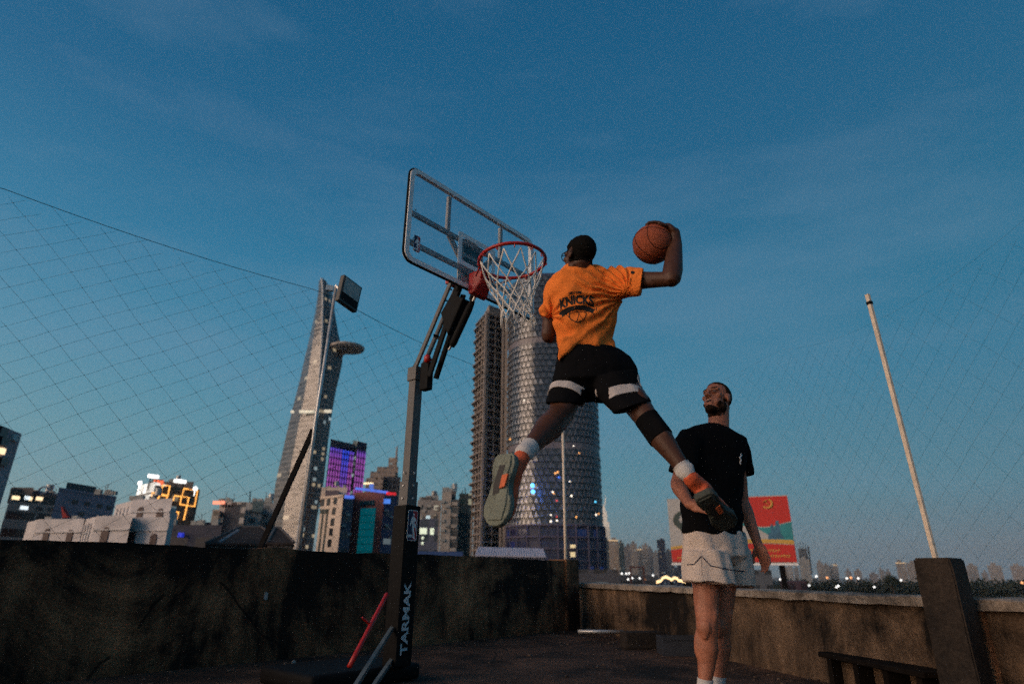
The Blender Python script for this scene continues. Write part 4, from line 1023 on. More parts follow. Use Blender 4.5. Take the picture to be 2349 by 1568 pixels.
q = at(1475, 1478, 6.6); bl = thing('concrete_block', 'dark concrete block lying on the roof left of the blue grey crate', 'block', (q.x, q.y, 0))
bm = bmesh.new(); box(bm, V((q.x, q.y, .075)), V((.20, .03, 0)), V((-.015, .1, 0)), V((0, 0, .075))); bevel(bm, .012); fin('block', bm, M['post'], bl)
for x, y in ((608, 1366), (671, 1523)):
    d = ray(x, y); s = (A0 - CC).dot(wn_)/d.dot(wn_); p = CC + d*s
    if p.z < .02: p = CC + d*((.01-CAMZ)/d.z)
    bm = bmesh.new(); prism(bm, [p + wn_*.012 + wd_*(.016*math.cos(a*.7854)*(1+.3*(a % 2))) + V((0, 0, .032*math.sin(a*.7854))) for a in range(8)], wn_*.004)
    o = fin('paper_scrap', bm, mat('grubby_paper', (.35, .34, .33), .9)); tag(o, 'small pale paper scrap stuck on the dark wall, %s' % ('upper one near the pilaster' if y < 1400 else 'lower one near the floor'), 'paper scrap', 'paper scraps on the dark wall')

# loose grit and flakes along the foot of the walls
bm = bmesh.new()
for i in range(420):
    if i % 2: f = random.random(); p = PA + pd_*(f*7.5) + pn_*abs(random.gauss(.05, .35))
    else: p = A0 + wd_*(random.uniform(6, 14)) + wn_*(.04+abs(random.gauss(0, .35)))
    if i % 5 == 0: p = V((random.uniform(-.4, 2.2), random.uniform(3.2, 7.5), 0))
    r = random.uniform(.004, .014)*(1.6 if i % 9 == 0 else 1); q = [V((p.x, p.y, .002)) + V((r*math.cos(a*1.26)*random.uniform(.6, 1.2), r*math.sin(a*1.26)*random.uniform(.6, 1.2), 0)) for a in range(5)]
    prism(bm, q, V((random.uniform(-.3, .3)*r, random.uniform(-.3, .3)*r, r*random.uniform(.3, .8))))
tag(fin('grit', bm, mat('concrete_flakes', (.11, .075, .055), .9, var=.6, vscale=3)), 'loose concrete flakes and grit on the roof floor', 'grit', kind='stuff')
# ------------------------------------------------------------------ city
GZ = -18.
def bprism(name, foot, z0, z1, mats, parent=None, cap=True):
    """building volume; UVs in metres along each wall and in height; slot 0 wall, slot 1 roof"""
    bm = bmesh.new(); uvl = bm.loops.layers.uv.new('UVMap'); n = len(foot)
    P = [V((p[0], p[1], 0)) for p in foot]
    area = sum(P[i].x*P[(i+1) % n].y - P[(i+1) % n].x*P[i].y for i in range(n))
    if area < 0: P = P[::-1]
    lo = [bm.verts.new(p + V((0, 0, z0))) for p in P]; hi = [bm.verts.new(p + V((0, 0, z1))) for p in P]; u = 0
    for i in range(n):
        j = (i+1) % n; L = (P[j]-P[i]).length
        f = bm.faces.new((lo[i], lo[j], hi[j], hi[i]))
        for l, uv in zip(f.loops, ((u, z0), (u+L, z0), (u+L, z1), (u, z1))): l[uvl].uv = uv
        u += math.ceil(L) + 1
    if cap:
        f = bm.faces.new(hi); f.material_index = 1 if len(mats) > 1 else 0
        for l in f.loops: l[uvl].uv = (.01, .01)
    return fin(name, bm, mats, parent, normals=False)
def XY(p): return (p.x, p.y)
def rect(x0, x1, y, D, depth, D1=None):
    """footprint from the seen width at row y: front edge from (x0, D) to (x1, D1), extruded away"""
    a, b = at(x0, y, D), at(x1, y, D1 or D); d = V((b.x-a.x, b.y-a.y, 0)).normalized(); a.z = b.z = 0; return [a, b, b*(1+depth/b.y), a*(1+depth/a.y)]
def ztop(x, y, D): return at(x, y, D).z
ROOF = mat('roof_bitumen', (.07, .068, .066), .9, var=.4, vscale=.4)
conc = mat('pale_render', (.42, .36, .31), .85, var=.25, vscale=.3)
def parapets(foot, z, h, mt, parent, t=.35):
    bm = bmesh.new(); n = len(foot)
    for i in range(n):
        a, b = V((foot[i][0], foot[i][1], z)), V((foot[(i+1) % n][0], foot[(i+1) % n][1], z)); d = (b-a).normalized()
        bar(bm, a + V((0, 0, h/2)) - d*t*.4, b + V((0, 0, h/2)) + d*t*.4, t, h, d.cross(ZZ))
    return fin('roof_edge', bm, mt, parent)
def facebox(foot, i, px, py, w, h, mt, name, parent, out=.08, arch=False, mullion=None):
    """a window or sign on wall i of a footprint, centred where the ray through (px,py) meets it"""
    a, b = V((foot[i][0], foot[i][1], 0)), V((foot[(i+1) % len(foot)][0], foot[(i+1) % len(foot)][1], 0)); d = (b-a).normalized(); n = d.cross(ZZ)
    if n.dot(CC-a) < 0: n = -n
    n = V((n.x, n.y, 0)).normalized(); c = onplane(px, py, a, n)
    poly = [(-w/2, -h/2), (w/2, -h/2), (w/2, h/2), (-w/2, h/2)]
    if arch: poly = [(-w/2, -h/2), (w/2, -h/2)] + [(w/2*math.cos(R(t)), h/2-w/2+w/2*math.sin(R(t))) for t in range(0, 181, 20)]
    bm = bmesh.new(); prism(bm, [c - n*.05 + d*x + ZZ*y for x, y in poly], n*(out+.05)); o = fin(name, bm, mt, parent)
    if mullion:
        bm = bmesh.new(); q = out+.02
        bar(bm, c + n*q - ZZ*h/2, c + n*q + ZZ*h*.45, .07, .05, d); bar(bm, c + n*q - d*w/2, c + n*q + d*w/2, .07, .05, ZZ); fin('window_bar', bm, mullion, o)
        bm = bmesh.new(); bar(bm, c + n*(q) - d*w*.6 - ZZ*(h/2+.06), c + n*q + d*w*.6 - ZZ*(h/2+.06), .14, .12, ZZ); fin('sill', bm, mullion, o)
    return o
dkglass = mat('dark_window_glass', (.018, .02, .025), .15)
warmlit, coldlit = emis('warm_lit_glass', (1, .72, .42), 1.3), emis('cold_lit_glass', (.85, .95, 1.), 1.0)

# --- left edge tower
lt = thing('tower_block', 'dark mauve concrete tower cut by the left picture edge', 'building', at(30, 1100, 20) * 1)
b0 = at(50, 995, 20); zt = b0.z; a0 = atz(-60, 950, zt); fo_ = [XY(a0), XY(b0), (b0.x*1.2, b0.y*1.2), (a0.x*1.3, a0.y*1.3)]
mauve = mat('mauve_concrete', (.40, .32, .33), .9, var=.3, vscale=.5)
bprism('wall', fo_, GZ, zt, [mauve, ROOF], lt)
for x, y, w, h, k in ((4, 990, .4, .3, 0), (6, 1012, .4, .26, 0), (2, 1034, .22, .18, 1), (5, 1058, .4, .24, 0)): facebox(fo_, 0, x, y, w, h, warmlit if k else dkglass, 'window', lt)
facebox(fo_, 0, 31, 1003, .34, .2, mat('pale_sky_opening', (.45, .5, .5), .5), 'roof_opening', lt)

# --- dark building with a ring sign
da = thing('office_building', 'low dark office with a row of lit windows and ring sign on its roof', 'building', at(75, 1200, 85))
fa = rect(8, 141, 1190, 85, 15, 92); za = ztop(100, 1134, 88)
dgrey = facade('dark_banded_concrete', (.25, .24, .225), (.02, .022, .024), 4., 2.3, .1, .15, .62, 0., seed=3)
bprism('wall', fa, GZ, za, [dgrey, ROOF], da)
fb_ = rect(14, 66, 1160, 86, 8); bprism('roof_storey', fb_, za-.3, ztop(40, 1117, 86), [mat('dark_concrete_far', (.10, .09, .09), .9), ROOF], da)
parapets([XY(p) for p in fa], za, .5, mat('dark_concrete_far', (.05, .05, .05)), da)
for x, y, w, k in ((36, 1141, .95, warmlit), (62, 1141, .7, coldlit), (70, 1143, .4, warmlit), (90, 1143, .9, warmlit), (55, 1164, 1.0, coldlit)): facebox([XY(p) for p in fa], 0, x, y, w, .5, k, 'lit_window', da)
bm = bmesh.new(); c = at(100, 1124, 88); tube(bm, [c + V((.62*math.cos(a*.3927), 0, .5*math.sin(a*.3927))) for a in range(16)], .13, 6, closed=True)
fin('ring_sign', bm, mat('sign_blue_grey', (.16, .2, .26), .6), da)
bm = bmesh.new()
for i in range(5): bar(bm, at(98+i*.8, 1133, 88) if i < 2 else at(112+i*5, 1134, 88), at(99+i*.8, 1128.5, 88) if i < 2 else at(112.6+i*5, 1130.5, 88), .1, .1)
fin('sign_frame', bm, mat('sign_blue_grey', (.1, .1, .1)), da)
# --- dark purple block
db = thing('warehouse', 'dark purple windowless block with stepped roof and red awning on its left side', 'building', at(200, 1200, 70))
b1 = at(136, 1117, 66); z_ = b1.z; b2_ = atz(268, 1137.5, z_); fb2 = [(b1.x, b1.y), (b2_.x, b2_.y), (b2_.x*1.2, b2_.y*1.2), (b1.x*1.2, b1.y*1.2)]
plum = mat('plum_metal_cladding', (.075, .06, .085), .7, var=.3, vscale=.6)
bprism('wall', fb2, GZ, z_, [facade('plum_cladding', (.30, .24, .29), (.20, .16, .20), 30, 2.1, 0, .1, .2, 0, seed=2, grough=.6), ROOF], db)
c0, c1 = V((b1.x, b1.y, 0)), V((b2_.x, b2_.y, 0)); fs = [c0.lerp(c1, .1)*1.01, c0.lerp(c1, .60)*1.01, c0.lerp(c1, .60)*1.1, c0.lerp(c1, .1)*1.1]
bprism('roof_storey', fs, z_, z_+.75, [mat('dark_concrete_far', (.05, .05, .05)), ROOF], db)
bm = bmesh.new(); c = at(144, 1177, 64); prism(bm, [at(140, 1160, 64), at(152, 1180, 64), at(157, 1186, 64), at(143, 1187, 64)], V((.0, .5, 0))); fin('red_awning', bm, mat('red_awning_cloth', (.32, .02, .02), .8), db)
bm = bmesh.new()
for i in range(4): bar(bm, at(244+i*5, 1131+i, 68), at(246+i*5, 1122+i*3 % 7, 68), .06, .06)
fin('antenna', bm, M['darkbar'], db)

# --- white house with arched windows: three joined volumes
wh = thing('white_house', 'white rendered house with arched windows rising in three steps behind the wall', 'house', at(230, 1240, 36))
wr = mat('white_render', (.60, .55, .54), .9, var=.22, vscale=.8); wr2 = mat('white_render_roof', (.64, .60, .58), .9, var=.2, vscale=.8)
zl_ = ztop(120, 1188, 37); zm = ztop(280, 1183, 35); zh = ztop(330, 1141, 37)
fl1 = [at(84, 1187, 34), at(192, 1189, 34.6)]
def vol(x0, x1, y, D, D1, z, ch, dep, name='wall'):
    f = [V((p.x, p.y, 0)) for p in rect(x0, x1, y, D, dep, D1)]; bprism(name, f, GZ, z, [wr, wr2], wh); return [XY(p) for p in f]
v1 = vol(84, 192, 1200, 37.8, 37.0, zl_, 1, 8); v2 = vol(218, 300, 1200, 35.0, 34.4, zm, 1, 9); v2b = vol(300, 386, 1205, 35.3, 34.7, zm-.05, 1, 8); v3 = vol(302, 393, 1160, 38.0, 37.2, zh, 1, 9)
def chamfer(x0, D0, x1, D1, y, z, name='side_wall'):
    a, b = at(x0, y, D0), at(x1, y, D1); f = [(a.x, a.y), (b.x, b.y), (b.x+.05, b.y+5), (a.x+.1, a.y+5)]; bprism(name, f, GZ, z-.03, [wr, wr2], wh); return f
k1 = chamfer(63, 40, 83.6, 37.85, 1200, zl_); k2 = chamfer(189, 37.6, 217.6, 35.05, 1200, zm); k3 = chamfer(263, 41, 301.6, 38.05, 1170, zh)
for i, (f, z) in enumerate(((k2, zm), (k3, zh))):
    for j in range(4):
        t = .2+.2*j; a, b = V((f[0][0], f[0][1], 0)), V((f[1][0], f[1][1], 0)); p = a.lerp(b, t); n = (b-a).cross(ZZ).normalized(); n = n if n.dot(CC-a) > 0 else -n
        bm = bmesh.new(); bar(bm, p + n*.04 + ZZ*(z-.35), p + n*.04 + ZZ*(z-2.6), .09, .06, (b-a)); fin('pilaster', bm, wr2, wh)
wfr = mat('dark_window_frame', (.09, .05, .045), .7)
for f, x, y, w, h in ((v1, 106.5, 1227, .42, .76), (v1, 160, 1230, .42, .76), (v2, 241, 1226, .50, .82), (v2b, 303, 1229, .46, .78), (v3, 322, 1175, .42, .66), (v3, 366, 1184, .48, .92), (v2b, 352, 1238, .42, .7)):
    facebox(f, 0, x, y, w, h, mat('dark_red_shutter', (.05, .022, .022), .6), 'window', wh, .05, True)
for f, z in ((v1, zl_), (v2, zm), (v2b, zm), (v3, zh)):
    a, b = V((f[0][0], f[0][1], 0)), V((f[1][0], f[1][1], 0)); n = (b-a).cross(ZZ).normalized(); n = n if n.dot(CC-a) > 0 else -n
    bm = bmesh.new(); bar(bm, a + n*.06 + ZZ*(z-.75), b + n*.06 + ZZ*(z-.75), .06, .07, ZZ); fin('cornice', bm, wr2, wh)

# --- neon building
nb = thing('neon_building', 'office block with orange neon squares on its dark front and bright white roof lights', 'building', at(380, 1180, 120))
fn_ = rect(346, 452, 1160, 120, 20, 126); zn = ztop(400, 1116, 122); nf = [XY(p) for p in fn_]
bprism('wall', nf, GZ, zn, [facade('neon_dark_front', (.05, .052, .05), (.03, .035, .035), 1.6, 2.2, .25, .25, .8, .10, estr=.5, seed=5), ROOF], nb)
a, b = at(309, 1150, 126), at(345.5, 1150, 120.1); bprism('side_wall', [(a.x, a.y), (b.x, b.y), (b.x+1, b.y+12), (a.x+1, a.y+8)], GZ, ztop(325, 1109, 123), [facade('grid_white_panels', (.30, .29, .27), (.62, .6, .57), 1.7, 3., .06, .05, .94, .9, (1, .93, .84), .95, seed=1, cool=0), ROOF], nb)
for q in ((318, 1134),): pass
bprism('roof_storey', rect(336, 440, 1130, 124, 10), zn-.2, ztop(400, 1104, 124), [mat('grey_far_concrete', (.12, .11, .11), .9, var=.3), ROOF], nb)
wpan = emis('white_sign_light', (1, .97, .93), 1.6); neon = emis('orange_neon', (1, .42, .09), 1.5)
for x, y, w in ((352, 1092, 25), (413, 1103, 28)):
    bm = bmesh.new(); c = at(x, y, 121); k = 121/1420; box(bm, c, V((w*k/2, 0, -.1)), V((0, .3, 0)), V((0, 0, 4.2*k))); bevel(bm, .2, 2); fin('roof_sign', bm, wpan, nb)
    bm = bmesh.new()
    for s in (-.6, .6): bar(bm, c + V((s*w*k/2, .2, -.2)), c + V((s*w*k/2, .2, -2.6)), .15, .15)
    fin('sign_post', bm, M['darkbar'], nb)
for x, y in ((321, 1107), (448, 1120)):
    bm = bmesh.new(); c = at(x, y, 121); sphere(bm, c, (.42, .42, .45), 12); bar(bm, c, c - ZZ*1.4, .12, .12); fin('corner_lamp', bm, wpan, nb)
a_, b_ = V((nf[0][0], nf[0][1], 0)), V((nf[1][0], nf[1][1], 0)); nn_ = (b_-a_).cross(ZZ).normalized(); nn_ = nn_ if nn_.dot(CC-a_) > 0 else -nn_
def cl6(x, y): return (x*.3, 939.6+y*.3)
for pts in ([(1230, 640), (1245, 575), (1300, 580), (1283, 660), (1225, 650)], [(1270, 690), (1280, 655), (1165, 632), (1152, 678)], [(1205, 685), (1228, 640)], [(1405, 600), (1510, 615), (1487, 738), (1375, 722), (1388, 660)], [(1325, 692), (1335, 655), (1445, 668), (1405, 842)], [(1388, 660), (1405, 600)], [(1320, 775), (1365, 780), (1348, 850), (1302, 842)]):
    bm = bmesh.new(); P = [onplane(*cl6(*p), a_ + nn_*.35, nn_) for p in pts]
    tube(bm, P, .15, 5, closed=False); fin('neon_tube', bm, neon, nb)
for x, y, k in ((1195, 553, 0), (1232, 556, 0)):
    bm = bmesh.new(); c = at(*cl6(x, y), 122); box(bm, c, V((.4, 0, 0)), V((0, .2, 0)), V((0, 0, .45))); fin('red_sign', bm, emis('red_orange_sign', (1, .16, .06), .7), nb)

# --- low buildings in the gap
lb = thing('low_building', 'low dark blue rooftop building beside the white house', 'building', at(450, 1230, 60))
bprism('wall', rect(386, 508, 1215, 60, 9), GZ, ztop(440, 1203, 60), [facade('dark_blue_shed', (.05, .05, .075), (.03, .03, .05), 2.4, 2.2, .3, .3, .7, 0, seed=7), ROOF], lb)
bprism('roof_storey', rect(470, 512, 1203, 62, 7), GZ, ztop(480, 1197, 62), [mat('dark_slate_wall', (.045, .045, .06), .9), ROOF], lb)
bm = bmesh.new(); c = at(415, 1226, 59.6); box(bm, c, V((.2, 0, 0)), V((0, .2, 0)), V((0, 0, .2))); fin('blue_lamp', bm, emis('deep_blue_lamp', (.03, .06, .9), .35), lb)
def hip_roof(x0, x1, xr0, xr1, yb, yr, D, dep, label, cat='house'):
    o = thing('tiled_house', label, cat, at((x0+x1)/2, yb, D)); f = rect(x0, x1, yb, D, dep); zb = ztop((x0+x1)/2, yb, D); zr = ztop((xr0+xr1)/2, yr, D+dep/2)
    bprism('wall', [XY(p) for p in f], GZ, zb, [mat('dim_house_wall', (.10, .085, .08), .9, var=.3, vscale=.7), ROOF], o)
    r0, r1 = at(xr0, yr, D+dep/2), at(xr1, yr, D+dep/2); r0.z = r1.z = zr
    bm = bmesh.new(); e = [V((p.x, p.y, zb)) for p in f]; c = sum(e, V())/4; e = [c + (p-c)*1.08 for p in e]; vs = [bm.verts.new(p) for p in e + [r0, r1]] + [bm.verts.new(p - ZZ*.12) for p in e]
    for q in ((0, 1, 5, 4), (1, 2, 5), (2, 3, 4, 5), (3, 0, 4), (6, 7, 1, 0), (7, 8, 2, 1), (8, 9, 3, 2), (9, 6, 0, 3), (6, 9, 8, 7)): bm.faces.new([vs[i] for i in q])
    fin('roof', bm, mat('dark_roof_tiles', (.05, .04, .038), .9, spec=.1, var=.4, vscale=3, bump=.5, bscale=12), o)
    bm = bmesh.new(); tube(bm, [r0, r1], .09, 6)
    for i, j in ((0, r0), (3, r0), (1, r1), (2, r1)): tube(bm, [e[i] + ZZ*.03, j + ZZ*.02], .08, 6)
    fin('ridge_tiles', bm, mat('ridge_tile', (.09, .08, .08), .85), o); return o
hip_roof(478, 640, 552, 600, 1246, 1208, 44, 7, 'dark tiled hip roof house with a long ridge, left of the floodlight pole')
hip_roof(615, 672, 632, 642, 1244, 1210, 38, 6, 'small dark tiled hip roof house close to the foot of the floodlight pole')
bm = bmesh.new(); bar(bm, at(503, 1243, 41), at(547, 1215, 43.6), .16, .1); skl = fin('roof_gutter', bm, mat('pale_gutter', (.2, .2, .22), .6)); tag(skl, 'pale gutter pipe running down the dark tiled house roof', 'gutter')
# --- pale classical building and its grey neighbour
cb_ = thing('civic_building', 'pale building with a tall dark central opening and red lit sign on the left corner', 'building', at(525, 1180, 210))
pale = facade('pale_window_grid', (.58, .50, .44), (.10, .09, .09), 3.2, 3.4, .45, .25, .7, .1, seed=11, estr=.6)
bprism('wall', rect(500, 561, 1180, 210, 30), GZ, ztop(530, 1150, 210), [pale, ROOF], cb_)
bprism('side_wall', rect(484, 500.5, 1190, 207, 25), GZ, ztop(492, 1168, 207), [facade('lit_window_grid', (.40, .34, .28), (.12, .1, .08), 2.6, 2.9, .35, .25, .75, .55, seed=12, estr=.6, cool=.05), ROOF], cb_)
fo2 = [XY(p) for p in rect(500, 561, 1180, 210, 30)]
facebox(fo2, 0, 530, 1190, 5.2, 9.5, mat('dark_recess', (.045, .045, .06), .6), 'recess', cb_)
for x in (512, 519, 526, 533, 540, 547): facebox(fo2, 0, x, 1160, .6, .9, dkglass, 'window', cb_)
bm = bmesh.new(); c = at(502, 1152, 206); box(bm, c, V((1.9, 0, 0)), V((0, .3, 0)), V((0, 0, .55))); fin('red_sign', bm, emis('red_orange_sign2', (1, .3, .18), 1.1), cb_)
gb = thing('grey_block', 'plain grey high block between the pale civic building and the leaning tall tower', 'building', at(595, 1180, 240))
bprism('wall', rect(561, 600, 1180, 235, 30), GZ, ztop(580, 1151, 235), [facade('grey_block_front', (.36, .34, .33), (.09, .1, .11), 6, 3.4, .55, .3, .75, .12, seed=14, estr=.8), ROOF], gb)
bprism('wing', rect(596, 634, 1180, 255, 30), GZ, ztop(612, 1153, 255), [facade('grey_block_front2', (.30, .30, .30), (.09, .1, .11), 5, 3.4, .5, .3, .75, .05, seed=15), ROOF], gb)
bm = bmesh.new(); bar(bm, at(573, 1151, 236), at(574, 1126, 236), .3, .3); fin('antenna', bm, M['darkbar'], gb)
bm = bmesh.new(); c = at(592, 1161, 234); box(bm, c, V((2, 0, 0)), V((0, .3, 0)), V((0, 0, 2))); fin('teal_panel', bm, mat('teal_panel', (.03, .08, .10), .5), gb)

# --- tall tapering tower with a helipad
bx_ = thing('skyscraper', 'tall tapering glass skyscraper with round helipad disc sticking out near its top', 'skyscraper', at(680, 1240, 470))
D0 = 455
lv = [(637.2, 737.2, 738, 739.5), (648, 735, 739.5, 748), (662, 732.5, 740.6, 760), (700, 725.5, 740.6, 766), (752.6, 715, 739.6, 772), (776, 709.5, 738.6, 779), (800, 704, 737.5, 785), (822, 698.5, 736, 787), (850, 692.5, 734, 782), (880, 686, 731.5, 774), (920, 675, 728, 766),
      (958.7, 665.6, 722.5, 760), (1000, 656, 716, 754), (1033, 649, 711, 750.5), (1070, 640, 706, 746.5), (1103, 632.6, 702, 743), (1150, 626.5, 694, 734), (1193, 622.3, 687.5, 726), (1250, 619, 680, 719), (1330, 615, 671, 708)]
def outl(k, y, z, D):
    """the point of the outline that stands at depth D and height z"""
    def f(yy):
        for p, q in zip(lv, lv[1:]):
            if yy <= q[0] or q is lv[-1]: t = (yy-p[0])/(q[0]-p[0]); return p[k]+(q[k]-p[k])*t
    yy = y
    for _ in range(6):
        p = at(max(f(yy), 600), yy, D); p.z = z; yy = max(lv[0][0], proj(p)[1])
    return p
bm = bmesh.new(); uvl = bm.loops.layers.uv.new('UVMap'); rows = []
for y, l, s, r in lv:
    ps = at(s, y, D0); z = ps.z; a = at(l, y, D0+16); b = at(r, y, D0+14)
    a, b = outl(1, y, z, D0+16), outl(3, y, z, D0+14); cB = (a+b)/2 + V((0, 22, 0))*min(1, (b-a).length/30)
    m1 = (a+ps)/2 + V((-1, -2.2, 0))*min(1, (ps-a).length/16); m2 = (ps+b)/2 + V((1.2, -2., 0))*min(1, (b-ps).length/14)
    rows.append([bm.verts.new(q) for q in (ps, m2, b, (b+cB)/2+V((2, 3, 0)), cB, (a+cB)/2+V((-2, 3, 0)), a, m1)])
for ra, rb_ in zip(rows, rows[1:]):
    u = 0
    for i in range(8):
        j = (i+1) % 8; L = 7.5
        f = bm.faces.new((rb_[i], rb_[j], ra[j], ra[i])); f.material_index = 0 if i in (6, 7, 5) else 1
        for l, uv in zip(f.loops, ((u, rb_[i].co.z), (u+L, rb_[j].co.z), (u+L, ra[j].co.z), (u, ra[i].co.z))): l[uvl].uv = uv
        u += L
bm.faces.new(rows[0])
g1_ = facade('tower_lit_side_glass', (.215, .207, .205), (.18, .172, .172), 2.5, 4.0, .0, .34, 1.0, .05, seed=21, estr=1.1, rough=.3, grough=.2, cool=.25, var=.1, metal=.3)  # lit left face and darker right face are put into the glass colours
g2_ = facade('tower_shaded_side_glass', (.15, .14, .14), (.055, .055, .06), 2.5, 4.0, .0, .3, .9, .13, seed=22, estr=.9, rough=.45, grough=.2, cool=.25)
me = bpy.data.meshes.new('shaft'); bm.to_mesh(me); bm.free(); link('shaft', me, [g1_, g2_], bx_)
bm = bmesh.new(); tube(bm, [at(s-.4, y, D0-1.2) for y, l, s, r in lv[:1:1]] + [at(s-.2, y, D0-1.0) for y, l, s, r in lv[1:]], .75, 6); fin('corner_mullion', bm, mat('pale_mullion', (.5, .5, .5), .4), bx_)
cH = at(797, 799, D0+10); rr_ = 13.8
bm = bmesh.new(); rings(bm, [ell(cH + V((0, 0, z)), V((r, 0, 0)), V((0, r*1.0, 0)), 36) for z, r in ((-1.6, rr_*.72), (-.6, rr_*.97), (.4, rr_), (1.2, rr_), (1.2, rr_*.93))]); fin('helipad', bm, mat('helipad_concrete', (.40, .36, .33), .8, var=.15, vscale=.3), bx_, False)
bm = bmesh.new()
for dx in (-8, -3, 2): bar(bm, cH + V((dx*.5, 0, -1)), cH + V((dx-9, 2, -9)), 1.0, 1.0)
fin('helipad_bracket', bm, mat('dark_bracket', (.07, .06, .06), .7), bx_)
bm = bmesh.new()
for x0, x1, y in ((668, 722, 944), (726, 758, 943)):
    n_ = 9
    for i in range(n_):
        if random.random() < .78: 
            xa = x0+(x1-x0)*i/n_; p = at(xa+3, y+random.uniform(-.4, .4), D0 + (6 if x0 < 700 else 5)*abs((xa+3)-718)/45 - 3.2)
            box(bm, p, V((.55+random.random()*.5, 0, 0)), V((0, 1.2, 0)), V((0, 0, 1.0)))
fin('lit_floor', bm, emis('bright_office_floor', (1, .86, .66), .45), bx_)
# --- purple LED tower
pv = thing('led_tower', 'hotel tower lit with vertical purple and blue LED strips', 'skyscraper', at(790, 1110, 335))
f1 = [XY(p) for p in rect(748, 806, 1100, 330, 25, 345)]; f2_ = [XY(p) for p in rect(812, 835, 1090, 330, 25, 336)]
navyw = mat('led_tower_wall', (.02, .02, .05), .5); 
zp = ztop(757, 1006, 330); bprism('wall', f1, GZ, zp, [navyw, ROOF], pv); zp2 = ztop(814, 1011, 330); bprism('wing', f2_, GZ, zp2, [navyw, ROOF], pv)
bprism('core', rect(802, 815, 1090, 347, 20), GZ, ztop(806, 1010, 347), [facade('led_core', (.25, .27, .26), (.3, .36, .34), 2, 3.2, .2, .2, .8, .5, (.8, 1, .9), .5, seed=4), ROOF], pv)
def ledmat(name, zb):
    m_ = bpy.data.materials.new(name); m_.use_nodes = True; t = m_.node_tree; b = t.nodes['Principled BSDF']; c = N(t, 'ShaderNodeTexCoord'); s = N(t, 'ShaderNodeSeparateXYZ'); t.links.new(c.outputs['Object'], s.inputs[0])
    f = M_(t, 'DIVIDE', M_(t, 'SUBTRACT', s.outputs[2], zb), zp-zb)
    col = RAMP(t, f, [(0, (.30, .07, .33)), (.55, (.28, .06, .36)), (.75, (.16, .06, .5)), (.9, (.03, .07, .75))]); w = M_(t, 'FRACT', M_(t, 'DIVIDE', s.outputs[2], 3.3))
    t.links.new(col, b.inputs['Emission Color']); t.links.new(M_(t, 'MULTIPLY_ADD', M_(t, 'GREATER_THAN', w, .3), .75, .35), b.inputs['Emission Strength']); b.inputs['Base Color'].default_value = (.03, .02, .05, 1); return m_
zb_ = ztop(750, 1115, 330); led1, led2 = ledmat('led_strip_violet', zb_), ledmat('led_strip_blue', zb_-55)
def strips(f, n, z1, special=()):
    a, b = V((f[0][0], f[0][1], 0)), V((f[1][0], f[1][1], 0)); d = (b-a).normalized(); nn = d.cross(ZZ); nn = nn if nn.dot(CC-a) > 0 else -nn
    for i in range(n):
        p = a.lerp(b, (i+.5)/n); w = (b-a).length/n*.20; e = bmesh.new(); rings(e, [[p + nn*.4 + d*(w*x) + ZZ*z for x in (-1, 1)] + [p + nn*.1 + d*(w*x) + ZZ*z for x in (1, -1)] for z in (zb_-40, z1)])
        fin('led_strip', e, led2 if i in special else led1, pv)
strips(f1, 10, zp-4.5, (5, 6, 7)); strips(f2_, 4, zp2-5)
# --- stepped tower
stp = thing('stepped_tower', 'beige stepped tower with a thin spire behind the black hoop post', 'skyscraper', at(880, 1110, 420))
bei = facade('beige_stepped', (.34, .26, .215), (.16, .13, .12), 4, 3.6, .5, .3, .7, .05, seed=31, estr=.5); 
for x0, x1, y, D, dp in ((838.6, 917, 1096, 420, 40), (847, 905, 1081, 424, 34), (862, 911, 1070, 428, 30), (887, 908, 1049, 432, 18)):
    bprism('tier', rect(x0, x1, 1110, D, dp), GZ, ztop((x0+x1)/2, y, D), [bei, ROOF], stp)
bprism('dark_wing', rect(879, 918, 1110, 408, 30), GZ, ztop(898, 1093, 408), [facade('dark_blue_glass_wing', (.035, .04, .06), (.03, .035, .05), 3, 3.5, .2, .2, .8, .03, seed=33), ROOF], stp)
bprism('lower_wing', rect(856, 878, 1110, 405, 24), GZ, ztop(866, 1092, 405), [bei, ROOF], stp)
bm = bmesh.new(); b_ = at(909, 1050, 436); tube(bm, [b_ - ZZ*3, b_ + ZZ*8, at(911, 1023, 436)], [1.0, .55, .12], 8); fin('spire', bm, mat('beige_spire', (.36, .28, .24), .7), stp)
facebox([XY(p) for p in rect(838.6, 917, 1110, 420, 40)], 0, 846, 1108, 8, 1.2, warmlit, 'lit_window', stp)
# --- cream office
co = thing('cream_office', 'cream office block with small dark square windows and a dark vertical frame', 'building', at(745, 1255, 100))
fc = [XY(p) for p in rect(731, 781, 1200, 103, 16, 100)]; cream = mat('cream_render', (.68, .55, .45), .85, var=.18, vscale=.5); zc_ = ztop(760, 1139, 100)
bprism('wall', fc, GZ, zc_, [cream, ROOF], co)
def c1(x, y): return (704.7+x*.206, 968.96+y*.206)
for x, y in ((172, 890), (238, 880), (315, 870), (298, 985), (282, 1105), (265, 1215), (248, 1340)): facebox(fc, 0, *c1(x, y), .85, 1.15, dkglass, 'window', co, .04, False)
for x, y, w, h in ((192, 985, 1.7, .6), (152, 1240, .3, 6.6), (200, 1225, .3, 6.6)): facebox(fc, 0, *c1(x, y), w*1.25, h*1.1, mat('dark_green_frame', (.03, .045, .042), .6), 'dark_frame', co)
bprism('roof_storey', rect(737, 796, 1125, 104, 8), zc_-.1, ztop(760, 1117, 104), [mat('cream_render', (.5, .4, .33)), ROOF], co); parapets(fc, zc_, .4, cream, co, .3)
bprism('roof_shed', rect(746, 778, 1128, 102.5, 2), zc_-.1, ztop(760, 1124, 102.5), [mat('mauve_shed', (.14, .11, .13), .8), ROOF], co)
